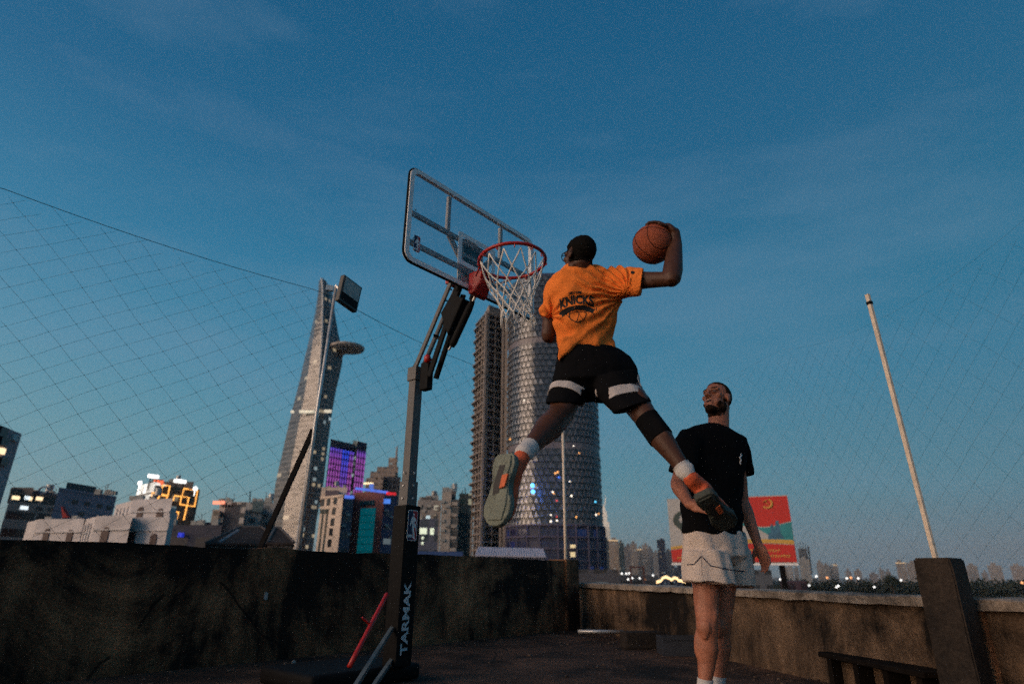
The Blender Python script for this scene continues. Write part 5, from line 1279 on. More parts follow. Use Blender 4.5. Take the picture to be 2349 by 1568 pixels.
# --- blue grey block with a lit roof edge
bg_ = thing('blue_block', 'narrow blue grey block with glowing blue roof edge, right of the cream office', 'building', at(790, 1255, 103))
fbl = [XY(p) for p in rect(779.5, 806, 1200, 103, 14, 104)]; zbb = ztop(793, 1142, 103)
bprism('wall', fbl, GZ, zbb, [facade('blue_grey_front', (.085, .09, .13), (.04, .055, .07), 2.2, 2.6, .45, .3, .7, .0, seed=41), ROOF], bg_)
blueled = emis('blue_roof_light', (.12, .24, 1.), .62)
bm = bmesh.new(); a, b = V((*fbl[0], zbb)), V((*fbl[1], zbb)); bar(bm, a + ZZ*.25 - V((0, .2, 0)), b + ZZ*.25 - V((0, .2, 0)), .5, .5, ZZ); fin('roof_light', bm, blueled, bg_)
# --- red framed building
rd = thing('red_building', 'dark red framed building with tall teal glass front and blue lit roof', 'building', at(845, 1260, 108))
frd = [XY(p) for p in rect(805, 876, 1200, 111, 14, 109)]; zr_ = ztop(840, 1126, 109)
bprism('wall', frd, GZ, zr_, [mat('dark_red_cladding', (.26, .078, .062), .7, var=.3, vscale=.6), ROOF], rd)
facebox(frd, 0, 840, 1222, 3.0, 8.4, mat('teal_glass', (.012, .13, .15), .25, var=.35, vscale=.8, emit=(.0, .16, .2), estr=.35), 'glass_front', rd, .1)
a_, b_ = V((*frd[0], 0)), V((*frd[1], 0)); dn = (b_-a_).normalized(); nn = dn.cross(ZZ); nn = nn if nn.dot(CC-a_) > 0 else -nn
c = onplane(840, 1222, a_, nn)
for k in range(1, 7):
    bm = bmesh.new(); bar(bm, c + nn*.13 - dn*1.5 + ZZ*(4.2-k*1.2), c + nn*.13 + dn*1.5 + ZZ*(4.2-k*1.2), .07, .05, ZZ); fin('glass_bar', bm, mat('teal_bar', (.01, .05, .055), .5), rd)
facebox(frd, 0, 843, 1153, 3.0, .85, mat('dark_teal_glass', (.012, .055, .065), .2, var=.4, vscale=2.), 'window_band', rd, .1)
bm = bmesh.new(); a, b = at(816, 1119.5, 106.5), at(890, 1129, 109); bar(bm, a, b, .35, .62, ZZ); fin('roof_light', bm, blueled, rd)
bm = bmesh.new(); box(bm, at(852, 1116, 109), V((.35, 0, 0)), V((0, .3, 0)), V((0, 0, .5))); fin('roof_tank', bm, emis('blue_lit_tank', (.1, .2, .6), .45), rd)
bm = bmesh.new(); bar(bm, at(887, 1131, 108), at(908, 1132.5, 109), .45, .28, ZZ); fin('red_sign', bm, emis('red_neon_sign', (1, .03, .04), .6), rd)
frs = [XY(p) for p in rect(876.3, 907, 1200, 111.3, 12, 113)]; bprism('side_wall', frs, GZ, ztop(890, 1136, 112), [facade('violet_side', (.085, .08, .15), (.05, .055, .09), 2.5, 2.4, .4, .3, .7, .05, seed=44, estr=.4), ROOF], rd)
bm = bmesh.new(); box(bm, at(888, 1149, 110.5), V((.55, 0, 0)), V((0, .2, 0)), V((0, 0, .4))); fin('blue_lamp', bm, emis('blue_sky_lamp', (.1, .3, 1.), .7), rd)

# --- apartment blocks right of the post
ap = thing('apartment_block', 'grey apartment block with scattered lit windows just right of the hoop post', 'building', at(985, 1255, 190))
fap = [XY(p) for p in rect(955, 1010, 1200, 190, 30)]
bprism('wall', fap, GZ, ztop(985, 1146, 190), [facade('grey_apartments', (.30, .28, .27), (.05, .055, .06), 2.3, 3., .45, .3, .75, .22, (1, .9, .68), 1.0, seed=51, cool=.4), ROOF], ap)
bprism('roof_storey', rect(966, 990, 1150, 193, 14), GZ, ztop(978, 1139, 193), [mat('grey_far_concrete', (.12, .11, .11)), ROOF], ap)
bprism('lower_wall', rect(956, 1004, 1240, 150, 10), GZ, ztop(980, 1189, 150), [facade('blue_grey_low', (.12, .13, .18), (.08, .1, .12), 3.4, 3.4, .4, .3, .75, .0, seed=52), ROOF], ap)
fw_ = [XY(p) for p in rect(956, 1004, 1240, 150, 10)]
for x, y, w, h in ((971, 1217, 1.7, 1.4), (991, 1218, .9, 1.5), (969.5, 1233, .5, .6), (969, 1245, .5, .6)): facebox(fw_, 0, x, y, w, h, emis('pale_lit_room', (.75, .85, .62), .75), 'lit_window', ap)
ab = thing('apartment_block', 'pale slab apartment tower with balconies left of the unfinished concrete tower', 'building', at(1030, 1255, 180))
fab = [XY(p) for p in rect(1011, 1033, 1200, 178, 26)]; fab2 = [XY(p) for p in rect(1033, 1051, 1200, 178.5, 26)]; zab = ztop(1030, 1128.5, 178)
bprism('wall', fab, GZ, zab, [mat('pale_render', (.36, .32, .29)), ROOF], ab); bprism('balcony_wall', fab2, GZ, zab-1.9, [facade('balcony_front', (.36, .32, .29), (.12, .11, .105), 4.6, 3.1, .1, .42, .95, .08, seed=54, estr=.7), ROOF], ab)
a, b = V((*fab2[0], 0)), V((*fab2[1], 0))
for k in range(8):
    bm = bmesh.new(); z = zab-3.2-3.1*k; bar(bm, a - V((-.3, .5, -z)), b - V((.3, .5, -z)), .9, .9, ZZ); fin('balcony', bm, mat('pale_render', (.4, .36, .32)), ab)
bprism('roof_storey', rect(1034, 1046, 1135, 182, 8), zab-2, ztop(1040, 1125, 182), [mat('grey_far_concrete', (.12, .11, .11)), ROOF], ab)
at_ = thing('apartment_block', 'dark green glass apartment tower squeezed beside the unfinished concrete tower', 'building', at(1062, 1255, 200))
bprism('wall', rect(1051, 1080, 1200, 200, 26), GZ, ztop(1062, 1131, 200), [facade('dark_green_glass_front', (.03, .045, .05), (.02, .05, .05), 2.6, 3., .3, .2, .8, .10, (1, .9, .6), .8, seed=57), ROOF], at_)
bm = bmesh.new(); bar(bm, at(1068, 1131, 201), at(1067, 1118, 201), .25, .25); bar(bm, at(1061, 1131, 201), at(1060.5, 1123, 201), .2, .2); fin('antenna', bm, M['darkbar'], at_)
lo_ = thing('low_building', 'low blue lit sheds at the foot of the apartment blocks', 'building', at(1005, 1265, 80))
bprism('wall', rect(952, 1062, 1268, 82, 8), GZ, ztop(1005, 1264, 82), [mat('blue_lit_shed_wall', (.03, .055, .12), .8, var=.4, vscale=.8, emit=(.02, .06, .2), estr=.18), mat('blue_lit_shed_roof', (.06, .1, .2), .8)], lo_)  # blue light on the sheds painted into their colours, wall glows too
wt = thing('low_building', 'low pale corrugated roof in front of the unfinished tower, seen over the dark wall', 'building', at(1170, 1275, 60))
bprism('wall', rect(1091, 1252, 1275, 60, 6), GZ, ztop(1170, 1273, 60), [mat('pale_shed_wall', (.30, .28, .34), .8), ROOF], wt)
bm = bmesh.new(); a, b = at(1090, 1272, 59.6), at(1253, 1276, 59.6); n_ = 60
rings(bm, [[p, p - ZZ*.12, p - ZZ*.12 + V((0, 5, .9)), p + V((0, 5, .9))] for p in [a.lerp(b, i/n_) + ZZ*(.05*(i % 2)) for i in range(n_+1)]]); fin('roof', bm, mat('pale_corrugated_roof', (.46, .43, .50), .7, var=.15, vscale=2), wt)

# --- unfinished concrete tower
fr_t = thing('unfinished_tower', 'bare concrete tower under construction with floor slabs sticking out on its left', 'skyscraper', at(1120, 1260, 300))
DF = 325; pL, pM, pR = at(1093, 850, DF+14), at(1112, 850, DF-4), at(1157, 850, DF+4)
pL, pM, pR = [V((p.x, p.y, 0)) for p in (pL, pM, pR)]; zf = ztop(1118, 722, DF)
craw = mat('raw_concrete', (.31, .255, .22), .9, var=.25, vscale=.15); cdark = mat('dark_interior', (.028, .024, .034), .95)
ct = (pL+pM+pR)/3 + V((2, 8, 0)); inn = [ct + (p-ct)*.80 for p in (pL, pM, pR)]
bprism('core', [inn[0], inn[1], inn[2], inn[2] + V((2, 22, 0)), inn[0] + V((4, 18, 0))], GZ, zf-1, [cdark, ROOF], fr_t)
nf_ = 42; hs_ = (zf-GZ)/nf_
out_ = [pL + (pL-pM).normalized()*.5, pM, pR, pR + V((1, 24, 0)), pL + V((3, 20, 0))]
sl0 = None
for k in range(1, nf_+1):
    z = GZ + hs_*k; jut = (2.4 if k % 2 else 1.5) if k > 12 else .6
    o2 = [out_[0] + V((-jut, .3, 0)), out_[1], out_[2], out_[3], out_[4] + V((-jut, .3, 0))]
    e = bmesh.new(); prism(e, [p + ZZ*(z-.35) for p in o2], ZZ*.6)
    fin('floor_slab', e, craw if 1 else 0, fr_t)
for p, w in ((pM, 1.7), (pL*.35+pM*.65, 1.1), (pL*.7+pM*.3, 1.1), (pL, 1.2), (pR, 1.5), (pM*.86+pR*.14, .9), (pM*.5+pR*.5, .5)):
    e = bmesh.new(); bar(e, p + ZZ*GZ + V((0, .25, 0)), p + ZZ*(zf+.5) + V((0, .25, 0)), w, w*.7, (pM-pL) if p is not pR else (pR-pM)); fin('column', e, craw, fr_t)
bprism('crown', [pL*.4+pM*.6+V((2, 1, 0)), pM+V((1.5, 2, 0)), pR+V((-1, 2, 0)), pR + V((0, 14, 0)), pL*.4+pM*.6 + V((3, 14, 0))], zf-.5, ztop(1118, 711, DF+6), [craw, ROOF], fr_t)
# --- faceted glass tower
dt_ = thing('faceted_tower', 'curved tower clad in rows of triangular glass facets, behind the jumping man', 'skyscraper', at(1270, 1260, 330))
zt0, zt1 = ztop(1270, 1204, 300), ztop(1245, 634, 300); cxl, cxr = at(1164, 1000, 308), at(1376, 1000, 314)
Cc = V(((cxl.x+cxr.x)/2, 322, 0)); Rw = (cxr.x-cxl.x)/2
def arc(t, k=1.): # t 0..1 from left to right along the bowed front
    a = math.pi*(1.0 - t); return Cc + V((Rw*1.0*math.copysign(abs(math.cos(a))**.8, math.cos(a)), -24*math.sin(a)**.8 if math.sin(a) > 0 else 0, 0))
nc, nr = 28, 40; bm = bmesh.new(); mid = None
dtm = [mat('lit_side_facet', (.30, .295, .30), .4, .5, var=.2, vscale=.2), mat('shaded_side_facet', (.12, .125, .14), .18, .3, var=.3, vscale=.2), mat('dark_facet_glass', (.035, .04, .052), .15), mat('mauve_facet', (.17, .145, .16), .4, var=.2, vscale=.2)]
def tp_(r, c):
    c = min(nc, max(0, c + (.5 if r % 2 else 0)))
    p = arc(c/nc); z = zt0+(zt1-zt0)*r/nr; taper = 1 - .0*(r/nr)
    return V((Cc.x + (p.x-Cc.x)*taper, p.y, z))
hrow = (zt1-zt0)/nr
for r in range(nr):
    belt = r in (28, 11)
    for c in range(nc):
        a, b = tp_(r, c), tp_(r, c+1)
        if (b-a).length < .05: continue
        top = tp_(r+1, c if r % 2 == 0 else c+1); n_ = (b-a).cross(ZZ).normalized(); n_ = n_ if n_.y < 0 else -n_
        if belt:
            f = bm.faces.new([bm.verts.new(q) for q in (a, b, tp_(r+1, c+1), tp_(r+1, c))]); f.material_index = 3; continue
        o_ = n_*.55; s_ = (b-a)*.06; va, vb, vt = [bm.verts.new(q) for q in (a + s_ + o_ + ZZ*.25, b - s_ + o_ + ZZ*.25, top + n_*.15 - ZZ*.25)]
        f = bm.faces.new((va, vb, vt)); f.material_index = 0 if c < nc*.30 + random.random()*3 else 1  # left columns paler: light from that side is put into the facet colour
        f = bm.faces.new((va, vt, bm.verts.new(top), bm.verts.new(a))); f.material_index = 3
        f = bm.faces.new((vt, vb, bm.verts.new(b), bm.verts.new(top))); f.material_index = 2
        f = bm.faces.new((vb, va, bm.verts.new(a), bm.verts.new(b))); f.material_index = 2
        nx = tp_(r+1, c+1 if r % 2 == 0 else c+2)
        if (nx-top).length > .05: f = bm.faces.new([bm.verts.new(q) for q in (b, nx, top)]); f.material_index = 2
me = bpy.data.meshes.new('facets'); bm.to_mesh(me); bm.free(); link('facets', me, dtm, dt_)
bprism('core', [Cc + (arc(i/12)-Cc)*.97 for i in range(13)] + [Cc + V((Rw, 20, 0)), Cc + V((-Rw, 20, 0))], GZ, zt1-.5, [mat('core_dark', (.05, .05, .06), .6), ROOF], dt_)
e = bmesh.new(); a = arc(0) + V((-1.2, -1, 0)); bar(e, a + ZZ*GZ, a + ZZ*(zt1-16), 1.6, 1.6); fin('corner_mullion', e, craw, dt_)
e = bmesh.new(); a = arc(0) + V((-3.4, -1, 0)); bar(e, a + ZZ*GZ, a + ZZ*(zt1-20), .9, .9); fin('corner_mullion', e, craw, dt_)
bprism('crown', [Cc + (arc(i/12)-Cc)*.90 for i in range(2, 11)] + [Cc + V((Rw*.6, 12, 0)), Cc + V((-Rw*.6, 12, 0))], zt1-1, zt1+2.5, [mat('indigo_crown', (.04, .05, .12), .5), ROOF], dt_)
# podium floors with blue light inside
pf = [Cc + (arc(i/12)-Cc)*1.03 for i in range(13)] + [Cc + V((Rw, 20, 0)), Cc + V((-Rw, 20, 0))]
bprism('podium', pf, GZ, zt0-.3, [facade('podium_blue', (.035, .035, .07), (.02, .03, .09), 5.5, 5.5, .12, .12, .85, .22, (.05, .14, .75), .16, seed=61, cool=.0), ROOF], dt_)
for k in range(5):
    e = bmesh.new(); z = zt0 - .3 - 5.3*k; P = [Cc + (arc(i/24)-Cc)*1.05 for i in range(25)]; prism(e, [p + ZZ*z for p in P + [p + V((0, 3, 0)) for p in P[::-1]]], ZZ*.7); fin('floor_slab', e, mat('mauve_slab', (.10, .085, .13), .8), dt_)
for i in range(2, 23, 2):
    e = bmesh.new(); p = Cc + (arc(i/24)-Cc)*1.042; bar(e, p + ZZ*GZ, p + ZZ*zt0, .7, .7); fin('column', e, mat('mauve_slab', (.2, .17, .24)), dt_)
for x, y, w, h in ((1311, 1252, .55, .7), (1317, 1252, .55, .7), (1311, 1271, .5, 1.1), (1317, 1271, .5, 1.1)):
    e = bmesh.new(); q = at(x, y, 295.5); box(e, q, V((w, 0, 0)), V((0, .5, 0)), V((0, 0, h))); fin('lit_window', e, emis('warm_podium_light', (1, .74, .42), .5), dt_)
def c5(x, y): return (1057+x*.4119, 675.3+y*.4119)
for x, y, cl_, r in ((400, 1062, 'b', 1.7), (402, 1097, 'b', 1.7), (275, 805, 'o', .75), (353, 588, 'w', .7), (540, 988, 'o', .9), (527, 994, 'o', .8), (547, 1017, 'bs', .8), (512, 1098, 'w', .8), (518, 1106, 'o', .7), (607, 1040, 'w', .6), (617, 1120, 'w', .9), (535, 1146, 'r', .7), (659, 882, 'o', .7), (628, 842, 'w', .6), (750, 1153, 'c', .9), (754, 1225, 'w', .8), (768, 1219, 'o', .7), (644, 1238, 'o', .8), (502, 1226, 'w', .7), (502, 1262, 'w', .9), (535, 1236, 'r', .6), (536, 1258, 'w', .8)):
    q = at(*c5(x, y), 293); e = bmesh.new(); sphere(e, q, r*.6, 10)
    o = fin('site_lamp', e, {'b': emis('bright_blue_lamp', (.10, .42, 1.), 3.2), 'bs': emis('blue_lamp', (.05, .2, 1.), 1.2), 'o': emis('amber_lamp', (1, .42, .12), 1.3), 'w': emis('white_lamp', (1, .86, .7), 1.4), 'r': emis('red_lamp', (1, .1, .08), .8), 'c': emis('cyan_lamp', (.1, .6, 1.), 1.2)}[cl_], dt_)
# the two bright blue site lamps really light the facets round them
for x, y in ((400, 1075),):
    L_ = bpy.data.lights.new('site_floodlight', 'POINT'); L_.energy = 2600; L_.color = (.04, .22, 1.); L_.shadow_soft_size = 1.; lo2 = bpy.data.objects.new('site_floodlight', L_); COL.objects.link(lo2); lo2.location = at(*c5(x, y), 289)
    lo2.parent = dt_; lo2.matrix_parent_inverse = Matrix.Translation(-dt_.location)

# --- far towers
lm = thing('spire_tower', 'slender far white tower with stepped spire right of the faceted tower', 'skyscraper', at(1390, 1260, 3800))
wlm = mat('floodlit_white_facade', (.75, .66, .56), .6, var=.1, vscale=.01, emit=(1, .84, .64), estr=.28); DL = 3800  # facade glows by itself in place of floodlights
for x0, x1, y, o_ in ((1380.5, 1401, 1212, 0), (1382, 1399.5, 1196, 4), (1384, 1395, 1172, 8), (1385.8, 1392, 1163, 12), (1387, 1390.5, 1157, 16)):
    bprism('tier', rect(x0, x1, 1240, DL+o_, 60), GZ, ztop(1390, y, DL+o_), [wlm, ROOF], lm)
e = bmesh.new(); q = at(1388.5, 1158, DL+30); tube(e, [q, at(1388.2, 1134, DL+30)], [4, .8], 6); fin('spire', e, wlm, lm)
for x in (1386, 1392, 1397):
    e = bmesh.new(); bar(e, at(x, 1208, DL-4), at(x+1.5, 1300, DL-4), 4, 2); fin('shadow_joint', e, mat('dim_joint', (.25, .22, .2), .7), lm)
FAR = [  # x0, x1, top, D, wall, glass, lit, label
 (1383, 1399, 1237, 900, (.06, .08, .09), 'slim dark teal tower at the foot of the far white spire tower'),
 (1397, 1421, 1237, 1000, (.44, .36, .30), 'broad beige apartment tower with lit crown right of the white spire'),
 (1421, 1434, 1244, 960, (.07, .10, .11), 'dark teal apartment tower right of the broad beige one'),
 (1433, 1450, 1252, 1200, (.22, .21, .22), 'mid grey apartment tower with plain flat top, fifth from the white spire'),
 (1449, 1464, 1246, 1100, (.36, .31, .28), 'beige tower with one lamp on its roof, left of the twin lit balconies'),
 (1463, 1477, 1258, 1250, (.30, .27, .25), 'brownish apartment tower with amber balconies near its top'),
 (1476, 1490, 1249, 1150, (.38, .33, .30), 'pale apartment tower right of the amber balconies one'),
 (1488, 1500, 1258, 1300, (.24, .23, .24), 'lower grey tower just left of the dark blue tower'),
 (1500, 1512, 1266, 1400, (.30, .28, .27), 'lowest pale tower left of the dark blue tower'),
 (1511, 1530, 1237, 800, (.035, .045, .085), 'dark blue glass tower at the left edge of the billboard'),
 (1530, 1548, 1262, 1000, (.12, .13, .16), 'grey blue block below the left end of the billboard'),
 (1548, 1580, 1300, 700, (.06, .07, .11), 'low dark blue block below the billboard, left of the man'),
 (1793, 1807, 1299, 1500, (.46, .40, .36), 'short pale tower below the right end of the billboard'),
 (1807, 1818, 1297, 1450, (.55, .50, .46), 'white slim tower below the billboard corner'),
 (1820, 1831, 1302, 1600, (.36, .33, .31), 'dim stubby tower left of the crane tower'),
 (1834, 1859, 1281, 1300, (.46, .42, .38), 'pale twin shaft tower under the dark crane top'),
 (1874, 1889, 1290, 1700, (.42, .37, .34), 'stepped pale tower, first right of the crane tower'),
 (1889, 1902, 1295, 1650, (.34, .31, .29), 'greyer tower with warm roof lamp, second right of the crane tower'),
 (1902, 1912, 1299, 1750, (.38, .34, .31), 'narrow tower with pale lamp on its top, third right of the crane tower'),
 (1911, 1922, 1294, 1700, (.42, .37, .34), 'beige tower with orange crown, fourth right of the crane tower'),
 (1936, 1950, 1309, 2000, (.40, .35, .33), 'small distant pale block with a dark gap beside it'),
 (1957, 1974, 1308, 1900, (.42, .36, .33), 'small distant square block, right of the gap'),
 (1990, 2012, 1315, 2100, (.36, .31, .30), 'low wide distant block left of the round tree'),
 (2014, 2026, 1306, 2000, (.38, .33, .31), 'thin distant block directly behind the round tree'),
 (2027, 2041, 1310, 2100, (.34, .30, .29), 'dim distant block right above the round tree'),
 (2056, 2079, 1289, 1500, (.44, .36, .31), 'large windowed apartment block with roof lamp, left half of the pair beside the post'),
 (2080, 2105, 1290, 1500, (.42, .35, .30), 'large windowed apartment block, partly hidden by the concrete post'),
 (2200, 2219, 1306, 1500, (.48, .40, .36), 'low pale block immediately right of the concrete post'),
 (2217, 2242, 1296, 1550, (.46, .39, .35), 'tall pale block second right of the concrete post'),
 (2247, 2262, 1312, 1700, (.40, .35, .33), 'short dim block third right of the concrete post'),
 (2265, 2297, 1296, 1400, (.50, .43, .39), 'broad pale apartment slab fourth right of the concrete post'),
 (2317, 2349, 1297, 1400, (.50, .42, .38), 'broad pale apartment slab at the right picture edge'),
]
for i, (x0, x1, y, D, w_, lab) in enumerate(FAR):
    o = thing('far_tower', lab, 'tower', at((x0+x1)/2, 1325, D), 'far skyline towers'); yb = 1300; sh = (x1-x0)
    gl_ = tuple(c*.62 for c in w_); fm = facade('far_facade', w_, gl_, max(2.6, D/520.), max(3.1, D/420.), .4, .3, .75, .10 if D < 1300 else .045, (1, .74, .45), .7, seed=70.+i*1.7, grough=.4)
    bprism('wall', rect(x0, x1, yb, D, 26), GZ, ztop((x0+x1)/2, y, D), [fm, ROOF], o)
    k = random.random()
    bprism('roof_storey', rect(x0+sh*(.15+.3*k), x0+sh*(.55+.3*k), yb, D+5, 12), ztop((x0+x1)/2, y, D)-.5, ztop((x0+x1)/2, y, D)+D*.0022*(1+random.random()), [fm, ROOF], o)
    if i in (1, 5, 19, 25): 
        e = bmesh.new(); zz = ztop((x0+x1)/2, y, D); a, b = [V((p.x, p.y, zz-1.2)) for p in rect(x0, x1, yb, D, 26)[:2]]; bar(e, a - V((0, .5, 0)), b - V((0, .5, 0)), 1.4, 1., ZZ); fin('crown_light', e, emis('warm_crown', (1, .66, .38), .55), o)
    if i == 15:
        bprism('dark_top', rect(1835, 1856, 1290, 1330, 26), GZ, ztop(1846, 1257, 1330), [facade('crane_top', (.16, .16, .17), (.06, .06, .065), 6, 4, .3, .2, .8, 0, seed=99), ROOF], o)
        e = bmesh.new()
        for xx in (1836, 1842, 1848, 1853): bar(e, at(xx, 1258, 1335), at(xx-.5, 1243 + (xx % 3)*3, 1335), .9, .9)
        bar(e, at(1854, 1252, 1335), at(1862, 1316, 1335), 2.2, 2.2); fin('crane', e, mat('crane_grey', (.08, .08, .085), .7), o)
# --- billboard
BD = 60; bl_, br_ = at(1529.5, 1139.5, BD+3), at(1806, 1134.5, BD-1); br2 = at(1830, 1290, BD-1)
bb = thing('billboard', 'big red and white billboard with a yellow emblem behind the standing man', 'billboard', at(1680, 1300, BD))
ax_ = V((br_.x-bl_.x, br_.y-bl_.y, 0)); bw_ = ax_.length; ax_.normalize(); nb_ = V((ax_.y, -ax_.x, 0)); z1_ = br_.z; z0_ = at(1830, 1291, BD-1).z; bh_ = z1_-z0_
bo = V((bl_.x, bl_.y, z0_))
def bbp(u, v, d=0.): return bo + ax_*(u*bw_) + ZZ*(v*bh_) + nb_*d
def bpoly(name, pts, mt, d, parent=None):
    e = bmesh.new(); prism(e, [bbp(u, v, d) for u, v in pts], nb_*.012); return fin(name, e, mt, parent or bb)
e = bmesh.new(); prism(e, [bbp(u, v, -.35) for u, v in ((0, 0), (1, 0), (1, 1), (0, 1))], nb_*.35); pnl = fin('panel', e, mat('billboard_white', (.44, .43, .42), .6, var=.06, vscale=.5), bb)
bred = mat('billboard_red', (.58, .026, .018), .6, var=.06, vscale=.5); bteal = mat('billboard_teal', (.03, .27, .30), .6, var=.35, vscale=.5); byel = mat('billboard_yellow', (.62, .36, .07), .6); bdk = mat('billboard_dark_green', (.035, .06, .055), .6, var=.3, vscale=.6); bblu = mat('billboard_blue', (.05, .16, .26), .6, var=.5, vscale=1.2)
import itertools
wave = [(.50, .62)] + [(.5+.5*i/12, .66+.10*math.sin(2.6+4.2*i/12) - .10*(i/12)**2) for i in range(13)]
bpoly('red_field', [(.50, .985), (.50, .70)] + wave[1:] + [(.995, .985)], bred, .004, pnl)
bpoly('teal_sky', [(.60, .56)] + [(u, v-.012) for u, v in wave[4:]] + [(.995, .30), (.86, .33), (.80, .42), (.72, .52)], bteal, .008, pnl)
bpoly('skyline_print', [(.80, .33), (.81, .44), (.83, .44), (.835, .56), (.85, .57), (.86, .46), (.88, .62), (.90, .62), (.905, .42), (.93, .36)], bblu, .022, pnl)
bpoly('boats_print', [(.66, .32), (.67, .36), (.70, .36), (.705, .40), (.73, .40), (.74, .32)], bblu, .022, pnl)
sw = [(i/12, .22 + .06*math.sin(i/12*3.6-.4)*1.0 + .10*max(0, (i/12-.55))) for i in range(13)]
bpoly('yellow_swoosh', [(u*.995, v+.05+.02*u) for u, v in sw] + [(u*.995, v+.01) for u, v in sw[::-1]], byel, .030, pnl)
bpoly('red_base', [(.005, .015), (.995, .015)] + [(u*.995, v) for u, v in sw[::-1]], bred, .038, pnl)
bpoly('figure_print', [(.035, .66), (.055, .74), (.10, .80), (.13, .79), (.10, .73), (.085, .66), (.105, .60), (.12, .66), (.15, .64), (.17, .56), (.20, .50), (.22, .36), (.19, .28), (.13, .28), (.13, .40), (.09, .52), (.05, .58)], bdk, .046, pnl)
# yellow emblem: a sickle curve with a hammer across it
ec = (.832, .875); es = .042
def E_(x, y): return (ec[0] + x*es*bh_/bw_*1.2, ec[1] + y*es*1.2)
e = bmesh.new(); pts = [E_(1.35*math.cos(R(a))+.05, 1.3*math.sin(R(a))+.1) for a in range(75, -165, -15)]
n_ = len(pts); tube(e, [bbp(u, v, .03) for u, v in pts], [.03+.075*math.sin(math.pi*i/(n_-1))**.7 for i in range(n_)], 6)
bar(e, bbp(*E_(-1.35, -1.3), .03), bbp(*E_(-.85, -.85), .03), .12, .06, nb_); fin('emblem_sickle', e, byel, pnl)
e = bmesh.new(); bar(e, bbp(*E_(1.3, -1.25), .05), bbp(*E_(-.55, .75), .05), .1, .04, nb_); bar(e, bbp(*E_(-1.15, .45), .05), bbp(*E_(-.05, 1.15), .05), .2, .04, nb_); fin('emblem_hammer', e, byel, pnl)
for rr, (u0, u1, v) in enumerate(((.62, .88, .155), (.60, .95, .075), (.05, .10, .05))):
    e = bmesh.new(); u = u0
    while u < u1:
        w_ = random.choice((.009, .012, .015)); h_ = .045*(.8+.3*random.random())
        a = bbp(u, v, .06); prism(e, [a, a + ax_*(w_*bw_*.3), a + ax_*(w_*bw_*.3) + ZZ*h_*bh_, a + ZZ*h_*bh_], nb_*.01)
        prism(e, [a + ZZ*h_*bh_*.62 + ax_*(w_*bw_*.32), a + ZZ*h_*bh_*.62 + ax_*(w_*bw_), a + ZZ*h_*bh_ + ax_*(w_*bw_), a + ZZ*h_*bh_ + ax_*(w_*bw_*.32)], nb_*.009)
        u += w_ + .006
    fin('faded_lettering', e, byel, pnl)
e = bmesh.new(); prism(e, [bbp(u, v, -.02) for u, v in ((-.004, -.03), (1.004, -.03), (1.004, -.001), (-.004, -.001))], nb_*.1); fin('bottom_edge', e, M['boardline'], bb)
for u in (.12, .37, .63, .88):
    e = bmesh.new(); p = bbp(u, 0, -.6); bar(e, V((p.x, p.y, GZ)), bbp(u, .95, -.5), .4, .4); fin('support_post', e, M['darkbar'], bb)
# --- lit entrance with two glowing arches
ga = thing('lit_gate', 'warm glowing double arched canopy just above the low parapet left of the man', 'canopy', at(1540, 1330, 130))
e = bmesh.new(); pts = [(1506, 1333), (1516, 1330), (1521, 1323), (1528, 1321), (1535, 1324), (1541, 1328), (1546, 1323), (1553, 1324), (1556, 1329), (1564, 1330), (1573, 1332)]
tube(e, [at(x, y, 130) for x, y in pts], .17, 6); fin('light_tube', e, emis('warm_gate_light', (1, .66, .34), 1.5), ga)
e = bmesh.new(); tube(e, [at(x, y+3.2, 130.3) for x, y in pts], .12, 6); fin('light_tube', e, emis('warm_gate_light', (1, .7, .4), 1.), ga)
for x in (1508, 1541, 1571):
    e = bmesh.new(); p = at(x, 1334, 130.6); bar(e, V((p.x, p.y, GZ)), p, .5, .5); fin('gate_post', e, M['darkbar'], ga)
# --- brownish gate frame and low roofs behind the parapet
gf = thing('gantry', 'dark brown steel gantry frame left of the glowing canopy', 'gantry', at(1460, 1330, 120))
e = bmesh.new(); bar(e, at(1445, 1300, 120), at(1477, 1300, 120), .28, .28); bar(e, at(1476, 1300, 120), V((at(1477, 1340, 120).x, 120, GZ)), .3, .3); bar(e, at(1446, 1300, 120), V((at(1446, 1340, 120).x, 120, GZ)), .25, .25); fin('frame', e, mat('brown_steel', (.10, .04, .035), .7), gf)
for (x0, x1, y, D, c, lab) in ((1312, 1420, 1305, 170, (.12, .11, .12), 'low grey hall behind the parapet at the foot of the faceted tower'), (1420, 1510, 1318, 260, (.10, .10, .11), 'long low dim hall behind the dark gantry'), (1700, 1772, 1306, 150, (.16, .16, .17), 'low grey block below the billboard beside the hanging hand'), (1790, 1850, 1331, 190, (.10, .055, .07), 'small dull red shed near the lamps right of the man')):
    o = thing('low_hall', lab, 'building', at((x0+x1)/2, 1330, D)); bprism('wall', rect(x0, x1, 1330, D, 14), GZ, ztop((x0+x1)/2, y, D), [facade('hall_front', c, tuple(k*.5 for k in c), 5, 4, .3, .3, .75, .2, (1, .85, .65), .5, seed=D), mat('hall_roof', tuple(k*1.6 for k in c), .8)], o)
